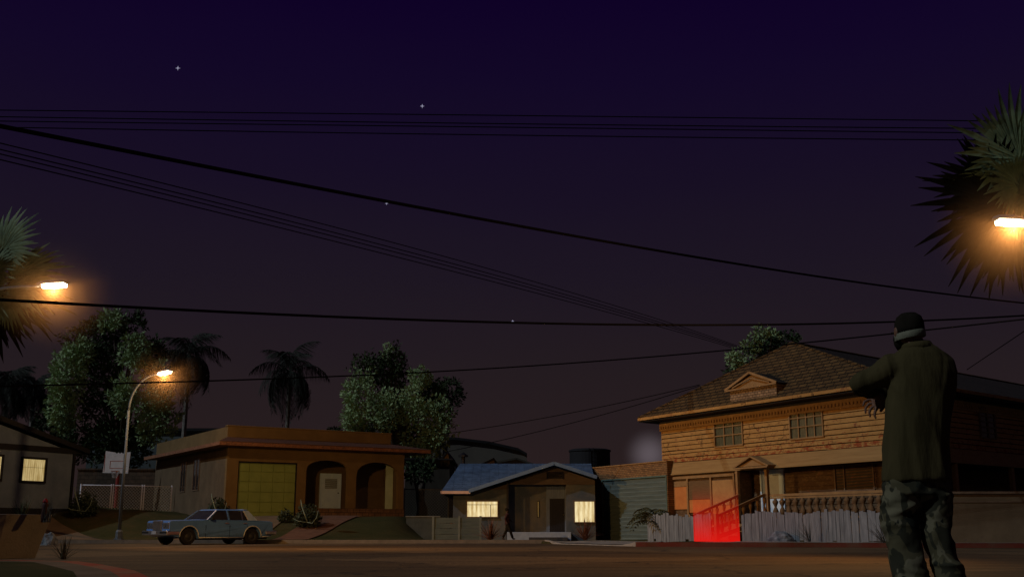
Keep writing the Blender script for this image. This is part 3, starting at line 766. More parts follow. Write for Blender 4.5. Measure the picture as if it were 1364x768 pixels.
# ================================================================== brick garage
G = Fr((4.42, 57.5), (.462, -.887), .03)
def build_garage():
    e = G.empty('garage'); tag(e, 'low brick garage with a closed sage-green roller door beside the wooden house', 'garage')
    gx1, gz1 = G.loc(884, 614.5); _, gz0 = G.loc(796, 623)
    top = (gz0+gz1)/2; d0, dz1 = G.loc(802.5, 639.4); d1, dz2 = G.loc(887, 635); dz = (dz1+dz2)/2; W = d1+.12
    mb = MB()
    mb.prism([(-.28, -.2), (d0, -.2), (d0, dz), (d1, dz), (d1, -.2), (W, -.2), (W, top), (-.28, top)], 0, .28)
    mb.box(-.28, -.02, .281, 6.5, -.2, top-.01); mb.box(W-.26, W, .281, 5.6, -.2, top-.01)
    mb.build('wall', M['old_brick'], e)
    MB().box(-.0, W-.27, .3, 6, top-.35, top-.2).build('roof', M['black_wood'], e)
    mb = MB(); mb.box(-.32, W+.03, -.05, .33, top, top+.06); mb.build('coping', M['trim'], e, bevel=.01)
    mb = MB(); mb.box(d0-.07, d0, -.03, .1, -.1, dz+.07); mb.box(d1, d1+.07, -.03, .1, -.1, dz+.07); mb.box(d0, d1, -.032, .1, dz, dz+.07)
    mb.build('door_frame', flat('green_frame', (.10,.16,.14)), e)
    mb = MB(); z = -.08; n = 15; h = (dz+.08)/n
    for i in range(n):
        a = z+i*h; mb.hexa([(d0,.10,a), (d1,.10,a), (d1,.16,a), (d0,.16,a), (d0,.03,a+h*.80), (d1,.03,a+h*.80), (d1,.16,a+h*.86), (d0,.16,a+h*.86)])
    mb.box(d0, d1, .10, .17, -.08, dz)
    q = mb.build('roller_door', M['gdoor_green'], e)
    MB().box(d0+.18, d0+.40, .03, .07, 1.18, 1.24).build('handle', M['black_metal'], q)
build_garage()

# ================================================================== ochre stucco house
H1 = Fr((-13.65, 52.0), (.843, .538), 1.0)
def build_stucco():
    e = H1.empty('stucco_house'); tag(e, 'flat-roofed ochre stucco house with olive-yellow garage door and two porch arches', 'house')
    top = H1.loc(306, 567)[1]
    xr, _ = H1.loc(538.5, 608); pr_, _ = H1.loc(522, 579)
    pb = H1.loc(306, 582)[1]; wt = H1.loc(305, 593)[1]
    g0, gz = H1.loc(318, 613.5); g1, _ = H1.loc(396.5, 618); wt = max(wt, gz+.2)
    zp = H1.loc(440, 678)[1]
    # comb-shaped front with garage opening and two arches
    pts = [(0, -.5), (g0, -.5), (g0, gz), (g1, gz), (g1, -.5)]
    def arch(px_l, px_r, px_top, vtop, vs):
        x0 = H1.loc(px_l, 640)[0]; x1 = H1.loc(px_r, 640)[0]; zt = H1.loc(px_top, vtop)[1]; zs = H1.loc((px_l+px_r)/2, vs)[1]
        r = [(x0, zp), (x0, zs)]
        for i in range(1, 10):
            a = math.pi*(1-i/10); r.append(((x0+x1)/2+(x1-x0)/2*math.cos(a), zs+(zt-zs)*math.sin(a)**.8))
        return r+[(x1, zs), (x1, zp)]
    a1 = arch(407.5, 463.5, 438, 612.7, 627); a2 = arch(474.5, 530.5, 500, 615.2, 634)
    # split: wall part left incl. garage goes to ground, arches sit on the plinth
    xm = (g1+a1[0][0])/2
    mb = MB()
    mb.prism(pts+[(xm, -.5), (xm, wt), (0, wt)], 0, .25)
    mb.prism([(xm, zp)]+a1+a2+[(xr, zp), (xr, wt), (xm, wt)], 0, .25)
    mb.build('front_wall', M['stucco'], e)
    mb = MB(); mb.box(0, .25, .251, 13, -.6, wt); mb.box(xr-.25, xr, .251, 9, -.6, wt); mb.box(.26, xr-.3, 8.8, 9, 0, wt-.1)
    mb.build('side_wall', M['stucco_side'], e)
    mb = MB(); dpt = 1.9
    mb.box(xm-.05, xm+.1, .26, dpt, -.2, wt-.05); mb.box(xm+.1, xr-.26, dpt, dpt+.15, -.2, wt-.05)
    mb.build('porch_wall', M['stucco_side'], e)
    x0, z1 = H1.loc(514, 617, dpt); x1, _ = H1.loc(531, 620, dpt)
    x0 = H1.loc(514, 640, .75)[0]
    MB().box(x0, xr-.27, .72, .80, zp-.05, wt-.06).build('porch_panel', M['green_wall'], e)
    MB().box(xm-.02, xr-.02, -.0, dpt+.1, -.4, zp-.06).build('porch_floor', M['concrete'], e)
    mb = MB(); mb.box(xm-.02, xr+.02, -.06, -.003, -.6, zp-.0); mb.box(xm-.02, xr+.04, -.09, .24, zp-.0+.002, zp+.06)
    mb.build('plinth', brickish('plinth_brick', (.22,.13,.075), (.17,.10,.06), (.05,.03,.02), .34, .2, 'xz'), e)
    s0 = H1.loc(443, 687, -.5)[0]; s1 = H1.loc(484, 687, -.5)[0]
    mb = MB(); mb.box(s0, s1, -.75, -.07, -.5, .06); mb.box(s0, s1, -.4, -.07, .06, .22)
    mb.build('doorstep', M['trim'], e, bevel=.01)
    # roller door: sectional panels
    mb = MB(); rows = 6; cols = 5; W = g1-g0; hh = (gz+.1)/rows
    mb.box(g0, g1, .165, .245, -.1, gz)
    for i in range(rows):
        for j in range(cols):
            a = g0+W*j/cols+.018; b = g0+W*(j+1)/cols-.018; c = -.1+i*hh+.016; d = -.1+(i+1)*hh-.016
            mb.hexa([(a,.13,c), (b,.13,c), (b,.2,c), (a,.2,c), (a,.15,d), (b,.15,d), (b,.2,d), (a,.2,d)])
    mb.build('garage_door', M['gdoor_yellow'], e)
    mb = MB(); mb.box(g0-.0, g0+.05, .06, .19, -.1, gz); mb.box(g1-.05, g1, .06, .19, -.1, gz); mb.box(g0, g1, .06, .19, gz-.06, gz)
    mb.build('door_frame', M['black_wood'], e)
    # entrance door
    a, zt_ = H1.loc(426, 629.8, dpt); b, zb_ = H1.loc(452.5, 676.5, dpt)
    zb_ = zp-.06
    mb = MB(); t = .06
    mb.box(a, a+t, dpt-.1, dpt, zb_, zt_); mb.box(b-t, b, dpt-.1, dpt, zb_, zt_); mb.box(a, b, dpt-.102, dpt, zt_-t, zt_)
    f = mb.build('entrance_door', M['white_door'], e)
    wa = a+(b-a)*.24; wb = a+(b-a)*.82; wz0 = zb_+(zt_-zb_)*.60; wz1 = zb_+(zt_-zb_)*.86
    mb = MB(); mb.box(a+t, wa, dpt-.07, dpt-.01, zb_, zt_-t); mb.box(wb, b-t, dpt-.07, dpt-.01, zb_, zt_-t); mb.box(wa, wb, dpt-.07, dpt-.01, zb_, wz0); mb.box(wa, wb, dpt-.07, dpt-.01, wz1, zt_-t)
    mb.box(a+.2, b-.2, dpt-.085, dpt-.07, zb_+.2, wz0-.35); mb.build('door_leaf', M['white_door'], f)
    mb = MB(); mb.box(wa, wb, dpt-.045, dpt-.03, wz0, wz1); mb.build('pane', mat('louvre_glass', (.16,.18,.17), (.22,.24,.22), 5, .4), f)
    mb = MB()
    for i in range(5): zz = wz0+(wz1-wz0)*(i+.5)/5; mb.box(wa, wb, dpt-.06, dpt-.045, zz-.012, zz+.012)
    mb.build('louvre', M['white_door'], f)
    MB().ball((b-.16, dpt-.10, wz0-.22), .035, .035, .035, 8).build('handle', M['black_metal'], f, smooth=True)
    # side windows, blind
    S1 = Fr(H1.w(0, 0)[:2], (-.538, .843), 1.0)
    for (u0, u1, v0, v1) in ((257.5, 265, 613, 652), (241, 247, 617, 654)):
        y0 = None
        def yat(u):
            r = ray(u, 640); c = Vector((0,0,CAMZ)) - H1.o; t = (0-c.dot(H1.d))/r.dot(H1.d); p = c+r*t; return p.dot(H1.n)
        ya, yb = sorted((yat(u0), yat(u1)))
        def zat(u, v):
            r = ray(u, v); c = Vector((0,0,CAMZ)) - H1.o; t = (0-c.dot(H1.d))/r.dot(H1.d); return (c+r*t).z-1.0
        za = zat(u0, v1); zb2 = zat(u0, v0)
        mb = MB()
        for q in ((ya, yb, za-.05, za), (ya, yb, zb2, zb2+.05), (ya-.05, ya, za-.05, zb2+.05), (yb, yb+.05, za-.05, zb2+.05), ((ya+yb)/2-.02, (ya+yb)/2+.02, za, zb2)):
            mb.box(-.04, 0, q[0], q[1], q[2], q[3])
        f = mb.build('window', M['trim_dark'], e); MB().box(-.015, -.002, ya, yb, za, zb2).build('pane', M['glass'], f)
    # eaves with tile edge, and parapet
    ez = H1.loc(420, 597, -.9)[1]
    o = .9; xE = H1.loc(574, 602, -.9)[0]
    mb = MB()
    mb.hexa([(-.7,-o,ez), (xE,-o,ez), (xE,8.5,ez), (-.7,13,ez), (-.7,-o,ez+.16), (xE,-o,ez+.16), (xE,8.5,ez+.17), (-.7,13,ez+.17)])
    mb.build('eave', M['tile'], e)
    mb = MB()                                   # tile humps along the front edge
    x = -.6
    mb.hexa([(-.72,-o-.02,ez+.165), (xE+.02,-o-.02,ez+.165), (pr_,.12,ez+.45), (0,.12,ez+.45), (-.72,-o-.02,ez+.185), (xE+.02,-o-.02,ez+.185), (pr_,.12,ez+.47), (0,.12,ez+.47)])
    mb.build('roof_skirt', mat('dark_tile', (.07,.03,.02), (.12,.055,.035), 6, .85), e)
    mb = MB(); mb.box(-.02, pr_, .1, .35, ez+.17, top); mb.box(-.02, .25, .36, 13, ez+.17, top-.01); mb.box(pr_-.25, pr_, .36, 8, ez+.17, top-.01); mb.box(.2, pr_-.2, 7.7, 8, ez+.17, top-.02)
    mb.build('parapet', M['stucco'], e)
    mb = MB(); mb.box(-.06, pr_+.05, .05, .40, top+.002, top+.06); mb.build('coping', M['stucco'], e, bevel=.01)
build_stucco()

# ================================================================== blue-roofed bungalow
W = Fr((-2.96, 55.0), (1, 0), .07)
def build_bungalow():
    e = W.empty('bungalow'); tag(e, 'small pale bungalow with slate-blue shingle roof, front gable and two lit windows', 'house')
    z_eave = W.loc(600, 653, -.5)[1]; rid = W.loc(700, 617, 3.2)[1]; xr = W.loc(792.5, 650, 0)[0]
    pz = W.loc(738, 616, -.6)[1]; gl = W.loc(625, 651, -.6)[0]; gp = W.loc(738, 616, -.6)[0]; gr = 2*gp-gl
    pL = W.loc(676.5, 660, 0)[0]; rec = .55
    wx = W.loc(754, 660, 0)[0]; beam = W.loc(720, 645, 0)[1]
    rl = W.loc(613, 617, 3.2)[0]; yr = 3.2; ef = -.5
    sl = (rid-z_eave)/(yr-ef); yb = min(yr-.05, ef+(pz-z_eave)/sl); xq = xr+.06; zq = pz-(pz-z_eave)*(xq-gp)/(gr-gp); yq = ef+(zq-z_eave)/sl
    mb = MB()
    mb.box(.0, pL, 0, .2, -.3, z_eave+.15); mb.box(0, .2, .201, 6, -.3, z_eave+.1); mb.box(wx, xr, 0, .2, -.3, beam+.02); mb.box(xr-.2, xr, .201, 6, -.3, z_eave+.1); mb.box(.2, xr-.2, 5.8, 6, -.3, z_eave+.1)
    mb.box(pL-.2, pL, .201, rec, -.3, beam); mb.box(pL, wx, rec, rec+.15, -.3, beam+.1); mb.box(wx, wx+.2, .201, rec, -.3, beam)
    mb.prism([(.01, z_eave+.1), (.21, z_eave+.1), (.21, z_eave+.2)], .2, 6)
    mb.build('wall', M['pale_wall'], e)
    mb = MB(); mb.prism([(pL-.05, beam), (xr, beam), (xr, zq-.16), (gp, pz-.16), (gl+.9, z_eave+.05), (pL-.05, z_eave+.1)], -.04, -.005)
    mb.build('gable', mat('brown_gable', (.07,.055,.045), (.11,.085,.065), 1.5, .9, stretch=(1,1,3)), e)
    a, zt = W.loc(729, 628.5, -.05); b, zb = W.loc(749, 636.5, -.05)
    mb = MB(); 
    for i in range(5): zz = zb+(zt-zb)*i/4.6; mb.hexa([(a,-.09,zz), (b,-.09,zz), (b,-.045,zz+.02), (a,-.045,zz+.02), (a,-.09,zz+.02), (b,-.09,zz+.02), (b,-.045,zz+.05), (a,-.045,zz+.05)])
    for q in ((a-.04, a, zb-.03, zt+.03), (b, b+.04, zb-.03, zt+.03)): mb.box(q[0], q[1], -.1, -.041, q[2], q[3])
    mb.build('gable_vent', M['black_wood'], e)
    th = .12; x0 = -.55
    mb = MB()
    mb.plate([(x0-.0, ef, z_eave), (gl, ef, z_eave), (gp, yb, z_eave+(yb-ef)*sl), (xq, yq, zq), (xq, yr, rid), (rl, yr, rid)], th, dirn=(0, -.3, 1))
    mb.plate([(rl, yr, rid), (xq, yr, rid), (xq, 6.6, z_eave), (x0, 6.6, z_eave)], th, dirn=(0, .3, 1))
    mb.plate([(x0, 6.6, z_eave), (x0, ef, z_eave), (rl, yr, rid)], th, dirn=(-.3, 0, 1))
    roof = mb.build('roof', M['shingle_blue'], e)
    # cross gable planes running back until they meet the main slope
    mb = MB()
    fy = -.62
    mb.plate([(gl, fy, z_eave+.035), (gl+.1, -.3, z_eave+.06), (gp, yb, pz+.03), (gp, fy, pz+.03)], .10, dirn=(-.3, 0, 1))
    mb.plate([(xq, fy, zq+.03), (gp, fy, pz+.03), (gp, yb, pz+.03), (xq, yq+.1, zq+.04)], .10, dirn=(.3, 0, 1))
    mb.build('gable_roof', M['shingle_blue'], roof)
    mb = MB()
    mb.beam((gl-.03, fy-.03, z_eave-.02), (gp, fy-.03, pz-.02), .05, .17); mb.beam((xq, fy-.03, zq-.02), (gp, fy-.03, pz-.02), .05, .17)
    mb.build('barge_board', mat('blue_paint', (.10,.17,.30), (.14,.23,.38), 3, .7), roof)
    mb = MB(); mb.box(x0-.02, gl+.05, ef-.05, ef, z_eave-.15, z_eave-.01); mb.box(x0-.05, x0, ef-.05, 6.6, z_eave-.15, z_eave-.01)
    mb.build('fascia', mat('peach_paint', (.60,.42,.33), (.72,.52,.42), 3, .7), roof)
    mb = MB(); vx, vz = W.loc(617, 612, 3.4); mb.lathe([(.10,-.3),(.10,.25),(.26,.26),(.26,.34),(.0+.02,.5)], (vx, 3.4, vz-.1), 10); mb.build('vent_pipe', M['black_metal'], roof)
    # post, porch slab, steps
    mb = MB(); px = W.loc(676, 660, -.1)[0]; mb.box(px-.05, px+.05, -.2, -.1, -.1, beam+.15); mb.build('porch_post', M['black_metal'], e)
    mb = MB(); s0 = W.loc(681, 710, -.9)[0]; zf = W.loc(700, 708, 0)[1]; mb.box(s0-.2, W.loc(760, 700, -.9)[0], -1.3, rec, -.2, max(.12, zf)); mb.build('porch_slab', mat('blue_concrete', (.24,.31,.42), (.32,.40,.52), 3, .85), e, bevel=.01)
    mb = MB(); mb.box(W.loc(704.5, 700, -1.8)[0], W.loc(756, 700, -1.8)[0], -1.75, -1.31, -.2, .13); mb.build('step', flat('slate_step', (.045,.05,.06)), e, bevel=.01)
    # door in recess
    a, zt = W.loc(727.5, 647, rec); b, _ = W.loc(755.5, 647, rec); zt = min(zt, beam+.05); c, zd = W.loc(732, 663.5, rec); d, _ = W.loc(752, 663.5, rec)
    b = min(b, wx); z0 = max(.12, zf)
    mb = MB(); mb.box(a, c, rec-.06, rec, z0, zt); mb.box(d, b, rec-.06, rec, z0, zt); 
    for i in range(4): mb.box(c+(d-c)*i/4+.006, c+(d-c)*(i+1)/4-.006, rec-.055, rec, zd, zt)
    f = mb.build('door_surround', mat('slate_blue_wood', (.10,.13,.17), (.15,.19,.25), 2, .8, stretch=(6,1,.6)), e)
    mb = MB(); mb.box(c, d, rec-.04, rec-.005, z0, zd)
    for i in range(1, 6): x = c+(d-c)*i/6; mb.box(x-.012, x+.012, rec-.055, rec-.04, z0+.05, zd-.05)
    mb.build('barred_door', M['black_metal'], f)
    MB().ball((d-.07, rec-.07, z0+.85), .03, .03, .03, 8).build('handle', flat('brass', (.5,.35,.1), .3, .5, 1), f, smooth=True)
    # narrow pale slit window
    a, zt = W.loc(716, 667.5, rec); b, zb = W.loc(718, 688, rec)
    mb = MB(); mb.box(a-.03, b+.03, rec-.02, rec-.004, zb-.03, zt+.03); f = mb.build('slit_window', M['black_wood'], e)
    MB().box(a, b, rec-.03, rec-.021, zb, zt).build('pane', mat('pale_slit', (.34,.36,.22), (.42,.44,.28), 3), f)
    # lit windows
    for (u0, v0, u1, v1) in ((622.5, 667.5, 662.5, 687.5), (765.5, 667.5, 796.5, 694.5)):
        a, zt = W.loc(u0, v0, -.03); b, zb = W.loc(u1, v1, -.03); t = .05
        if u1 > 790: b = xr-.06
        mb = MB(); mb.box(a-t, b+t, -.06, -.003, zt, zt+t); mb.box(a-t, b+t, -.08, -.003, zb-t, zb); mb.box(a-t, a, -.06, -.003, zb, zt); mb.box(b, b+t, -.06, -.003, zb, zt)
        if u1 < 700: mb.box(a+(b-a)*.76, a+(b-a)*.78, -.05, -.003, zb, zt-(zt-zb)*.2); mb.box(a, b, -.05, -.003, zt-(zt-zb)*.22, zt-(zt-zb)*.19)
        f = mb.build('window', mat('window_brown', (.16,.10,.06), (.22,.15,.09), 4), e)
        MB().box(a, b, -.03, -.006, zb, zt).build('curtain', M['curtain'], f)
build_bungalow()

# ================================================================== grey house at the left edge
Lf = Fr((-23.0, 48.7), (.5, .866), 1.5)
def build_grey():
    # origin is where the wall leaves the picture; the wall runs on to the left as well
    e = Lf.empty('grey_house'); tag(e, 'blue-grey gabled house with black timber trim and one lit window, at the left edge', 'house')
    xr, zb_ = Lf.loc(97, 606); _, zbr = Lf.loc(98, 600.5); bz = Lf.loc(50, 597)[1]
    y = 0; xl = -4.6
    ext, ez = Lf.loc(120, 598.5, -.3)
    x0r, z0r = Lf.loc(0, 553, -.3)
    sl = (z0r-ez)/(ext-x0r); xc = (xl+xr)/2; apz = ez+sl*(ext-xc)
    mb = MB(); mb.prism([(xl, -.8), (xr, -.8), (xr, bz), (xr-.02, ez-.15), (xc, apz-.3), (xl, ez-.15)], 0, .2)
    mb.box(xr-.2, xr, .201, 9, -.8, bz); mb.box(xl, xl+.2, .201, 9, -.8, bz); mb.box(xl+.2, xr-.2, 8.8, 9, -.8, bz)
    mb.build('wall', M['grey_wall'], e)
    th = .2; o = ext-xr
    mb = MB()
    mb.plate([(ext, -.35, ez), (ext, 9.3, ez), (xc, 9.3, apz), (xc, -.35, apz)], th, dirn=(.3, 0, 1))
    mb.plate([(2*xc-ext, 9.3, ez), (2*xc-ext, -.35, ez), (xc, -.35, apz), (xc, 9.3, apz)], th, dirn=(-.3, 0, 1))
    mb.build('roof', M['black_wood'], e)
    mb = MB(); h = .24; mb.box(xl-.1, ext-.1, -.10, -.002, bz-h/2, bz+h/2); mb.box(xr-.0, xr+.12, -.08, .1, -.8, bz-h/2-.002)
    mb.build('timber_trim', M['black_wood'], e)
    a, zt = Lf.loc(31, 610.5, -.03); b, _ = Lf.loc(60.5, 610, -.03); _, zb = Lf.loc(46, 640, -.03)
    def win(a, b, zb, zt, nm):
        t = .10; mb = MB(); mb.box(a-t, b+t, -.09, -.003, zt, zt+t); mb.box(a-t, b+t, -.1, -.003, zb-t, zb); mb.box(a-t, a, -.09, -.003, zb, zt); mb.box(b, b+t, -.09, -.003, zb, zt)
        mb.box(a, b, -.05, -.04, zb+(zt-zb)*.62, zb+(zt-zb)*.63)
        f = mb.build('window', M['black_wood'], e); MB().box(a, b, -.035, -.006, zb, zt).build('blind', M['curtain_tan'], f)
    win(a, b, zb, zt, 0)
    c, _ = Lf.loc(-24, 620, -.03); d, _ = Lf.loc(1.0, 620, -.03); win(c, d, zb, zt+.03, 1)
    MB().box(xl, xr+.02, -.05, -.003, -.8, .02).build('plinth', M['black_wood'], e)
build_grey()
# ================================================================== fences and walls
M['grey_plank'] = mat('grey_plank', (.125,.14,.155), (.26,.285,.305), 2.2, .9, bump=.5, bscale=20, stretch=(5,5,.5), speck=((.09,.09,.10), 7, .66))
M['galv'] = mat('pinkish_white_steel', (.74,.74,.82), (.86,.86,.92), 4, .5, .4)
M['wire_mesh'] = mat('galvanised_wire', (.55,.60,.62), (.8,.8,.78), 9, .4, .5)
M['wire_dark'] = mat('old_wire', (.10,.11,.10), (.16,.17,.16), 9, .5, .4)
def picket_fence(a, b, label, h0=1.0, h1=1.06, zb=.15):
    f = Fr(a, (b[0]-a[0], b[1]-a[1]), zb); L = math.hypot(b[0]-a[0], b[1]-a[1]); e = f.empty('picket_fence')
    tag(e, label, 'fence', 'grey picket fence along the wooden house')
    mb = MB(); x = 0
    while x < L-.05:
        w_ = random.uniform(.13, .20); w_ = min(w_, L-x); t = x/L; h = h0+(h1-h0)*t+random.uniform(-.07, .05)+.04*math.sin(x*1.9)
        lo = -.12 if random.random() < .9 else .05
        j = random.uniform(-.015, .015); tl = random.uniform(-.02, .02); d = random.uniform(-.02, .02)
        xa, xb = x+.006, x+w_-.006
        mb.hexa([(xa,j,lo), (xb,j,lo), (xb,j+.025,lo), (xa,j+.025,lo), (xa+tl,j+.0,h+d), (xb+tl,j,h-d), (xb+tl,j+.025,h-d), (xa+tl,j+.025,h+d)])
        x += w_
    mb.build('pickets', M['grey_plank'], e)
    mb = MB(); mb.beam((0,.07,.25), (L,.07,.25), .06, .08); mb.beam((0,.07,.75), (L,.07,.75), .06, .08)
    x = .1
    while x < L: mb.box(x-.045, x+.045, .045, .13, -.15, .92); x += 1.9
    mb.build('rail', M['grey_plank'], e)
    return f
fa, fb = Vector((5.65, 46.0)), Vector((12.5, 36.4))
def fpt(u):                                    # fence line point seen at column u
    k = (u-CU)/1465
    t = (k*fa.y-fa.x)/((fb.x-fa.x)-k*(fb.y-fa.y)); return fa+(fb-fa)*t
picket_fence(fpt(862), fpt(947), 'short grey picket fence left of the red-lit steps, in front of garage', 1.0, 1.02)
picket_fence(fpt(988), fpt(1185), 'long grey picket fence right of the steps, below the balustraded porch', 1.02, 1.06)

def chain_fence(pts, z0, z1, label, mp, mw, group=None, cell=.13, posts=None, r=.03):
    f = Fr(pts[0], (pts[1][0]-pts[0][0], pts[1][1]-pts[0][1]), z0); L = math.hypot(pts[1][0]-pts[0][0], pts[1][1]-pts[0][1]); H = z1-z0
    e = f.empty('chain_link_fence'); tag(e, label, 'fence', group)
    posts = posts or [0, L]
    for x in posts:
        mb = MB(); mb.tube([(x,0,-.3), (x,0,H)], r, 8); mb.ball((x,0,H+.01), r*1.2, r*1.2, r, 8); mb.build('post', mp, e, smooth=True)
    for z in (.06, H-.03):
        mb = MB(); mb.tube([(0,0,z), (L,0,z)], r*.8, 8); mb.build('rail', mp, e, smooth=True)
    mb = MB(); t = .006
    n = int((L+H)/cell)
    for i in range(n+1):
        for sgn in (1, -1):
            s0 = i*cell - H
            a = Vector((s0, .012*sgn, .06)); b = Vector((s0+H-.09, .012*sgn, H-.03))
            if sgn < 0: a.x, b.x = b.x, a.x
            # clip to [0,L]
            if max(a.x, b.x) < 0 or min(a.x, b.x) > L: continue
            d = b-a
            t0, t1 = 0.0, 1.0
            for lim, up in ((0, False), (L, True)):
                if abs(d.x) > 1e-6:
                    tt = (lim-a.x)/d.x
                    if (d.x > 0) != up: t0 = max(t0, tt)
                    else: t1 = min(t1, tt)
            if t1-t0 < .02: continue
            mb.beam(a+d*t0, a+d*t1, t*1.5, t*1.5)
    mb.build('mesh', mw, e)
    return e
ca = Vector((gx(104, 57.0), 57.0)); cb = Vector((gx(226, 59.2), 59.2)); Lc = (cb-ca).length
chain_fence([ca, cb], 1.36, 2.86, 'white-framed chain-link fence between the grey house and the stucco house', M['galv'], M['wire_mesh'], posts=[0, Lc*.325, Lc*.348, Lc*.665, Lc*.69, Lc], cell=.16, r=.035)
# white flecks: litter caught in the mesh is left out; boundary wall behind
b_ = Fr((gx(98, 63.5), 63.5), (1, .06), 1.2); e = b_.empty('boundary_wall'); tag(e, 'tall dark brown block wall behind the basketball backboard', 'wall')
MB().box(0, 8.6, 0, .25, -.3, 2.75).build('wall', M['block_wall'], e); MB().box(-.05, 8.65, -.06, .31, 2.751, 2.84).build('coping', M['block_wall'], e)
# dark chain-link fence behind the gap between stucco house and bungalow
chain_fence([(gx(538, 60), 60), (gx(606, 60), 60)], .25, 2.75, 'dark rusty chain-link fence in the gap between stucco house and bungalow', M['wire_dark'], M['wire_dark'], posts=[0, gx(597, 60)-gx(538, 60), gx(606, 60)-gx(538, 60)], cell=.16)
gw = Fr((gx(541, 52.5), 52.5), (1, -.02), .1); e = gw.empty('low_wall'); tag(e, 'low grey-green rendered wall at the foot of the stucco house lawn', 'wall')
MB().box(0, 1.6, 0, .2, -.1, 1.05).build('wall', mat('mossy_render', (.05,.06,.055), (.08,.09,.08), 2, .9), e)
MB().box(-.03, 1.63, -.03, .23, 1.051, 1.10).build('coping', mat('mossy_coping', (.12,.13,.12), (.18,.19,.17), 2, .9), e)
pf = Fr((gx(577, 47.6), 47.6), (1, 0), .12); e = pf.empty('plank_fence'); tag(e, 'low fence of wide horizontal grey-green boards in front of the bungalow', 'fence')
PW = gx(640, 47.6)-gx(577, 47.6); mb = MB()
for i in range(4):
    j = random.uniform(-.01, .01); mb.box(0, PW, j, j+.03, .03+i*.235, .235+i*.235+.01)
mb.build('boards', mat('green_plank', (.075,.10,.09), (.12,.145,.13), 2, .9, stretch=(.6,1,6), speck=((.25,.13,.07), 3, .66)), e)
for x in (0, PW*.55, PW): MB().box(x-.045, x+.045, -.03, .1, -.1, 1.02).build('post', mat('fence_post', (.12,.15,.13), (.18,.2,.18), 3), e)
# solid wall at the right
rw = Fr((14.3, 36.1), (1, -.07), .15); e = rw.empty('retaining_wall'); tag(e, 'long plain beige wall behind the man, at the right edge', 'wall')
_, zt = rw.loc(1300, 654); _, z2 = rw.loc(1300, 667)
mb = MB(); mb.box(-1.0, 14, 0, .3, -.3, zt-.08); mb.build('wall', mat('beige_render', (.13,.095,.055), (.18,.135,.08), 1.3, .9, bump=.35, speck=((.14,.10,.07), 3, .64)), e)
MB().box(-1.05, 14.05, -.06, .34, zt-.08+.001, zt).build('coping', M['trim_dark'], e); MB().box(-1.0, 14, -.02, -.001, z2-.04, z2).build('groove_strip', M['trim_dark'], e)

# ================================================================== basketball hoop
def hoop():
    Y = 61.0; e = empty('basketball_hoop', (gx(147, Y)+.1, Y+.6, 1.38)); tag(e, 'basketball hoop with worn white backboard on a red post, behind the chain-link fence', 'basketball hoop')
    z0 = at(154, 630, Y).z-1.38; z1 = at(154, 600, Y).z-1.38; x0 = gx(131, Y)-e.location.x; x1 = gx(166.5, Y)-e.location.x
    mb = MB(); mb.tube([(-.1,0,-.2), (-.1,0,z0+.1)], .10, 10); mb.beam((-.1,0,z0), ((x0+x1)/2,-.5,z0+.45), .09, .12)
    mb.build('post', mat('red_post', (.25,.035,.03), (.34,.06,.05), 4, .6), e, smooth=False)
    mb = MB(); n = 9; pts = [(x0, z0+.04), (x1-.06, z0)]
    pts += [(x1, z1-.06)]
    for i in range(7): pts.append((x1-(x1-x0)*(.22+.06*i), z1-.10+(-.06 if i % 2 else .02)))
    pts += [(x0+.08, z1)]
    mb.prism(pts, -.55, -.50); bb = mb.build('backboard', mat('backboard_white', (.66,.66,.66), (.82,.80,.78), 2.5, .8, speck=((.30,.2,.14), 7, .66)), e)
    cx = (x0+x1)/2+.05; zc = z0+.30; w_, h_ = .42, .40; t = .03
    mb = MB()
    for q in ((cx-w_, cx+w_, zc+h_-t, zc+h_), (cx-w_, cx+w_, zc-t, zc), (cx-w_, cx-w_+t, zc, zc+h_), (cx+w_-t, cx+w_, zc, zc+h_), (x0+.05, x0+.08, z0+.1, z1-.2)): mb.box(q[0], q[1], -.556, -.551, q[2], q[3])
    mb.build('target_square', flat('faded_red', (.45,.10,.06)), bb)
    mb = MB(); R_ = .23; P = [(cx+R_*math.cos(a*math.pi/8), -.80+R_*math.sin(a*math.pi/8), z0+.12) for a in range(17)]
    mb.tube(P, .012, 6); mb.beam((cx,-.57,z0+.12), (cx,-.55,z0+.02), .1, .06); rm = mb.build('rim', flat('rim_orange', (.45,.12,.05)), bb)
    mb = MB()
    for k in range(12):
        a = k*math.pi/6; b = a+math.pi/6
        for s in (1, -1):
            mb.tube([(cx+R_*math.cos(a), -.8+R_*math.sin(a), z0+.12), (cx+.16*math.cos(a+s*.26), -.8+.16*math.sin(a+s*.26), z0-.08), (cx+.11*math.cos(a), -.8+.11*math.sin(a), z0-.26)], .006, 4)
    mb.build('net', flat('net_white', (.6,.6,.58)), rm)
hoop()

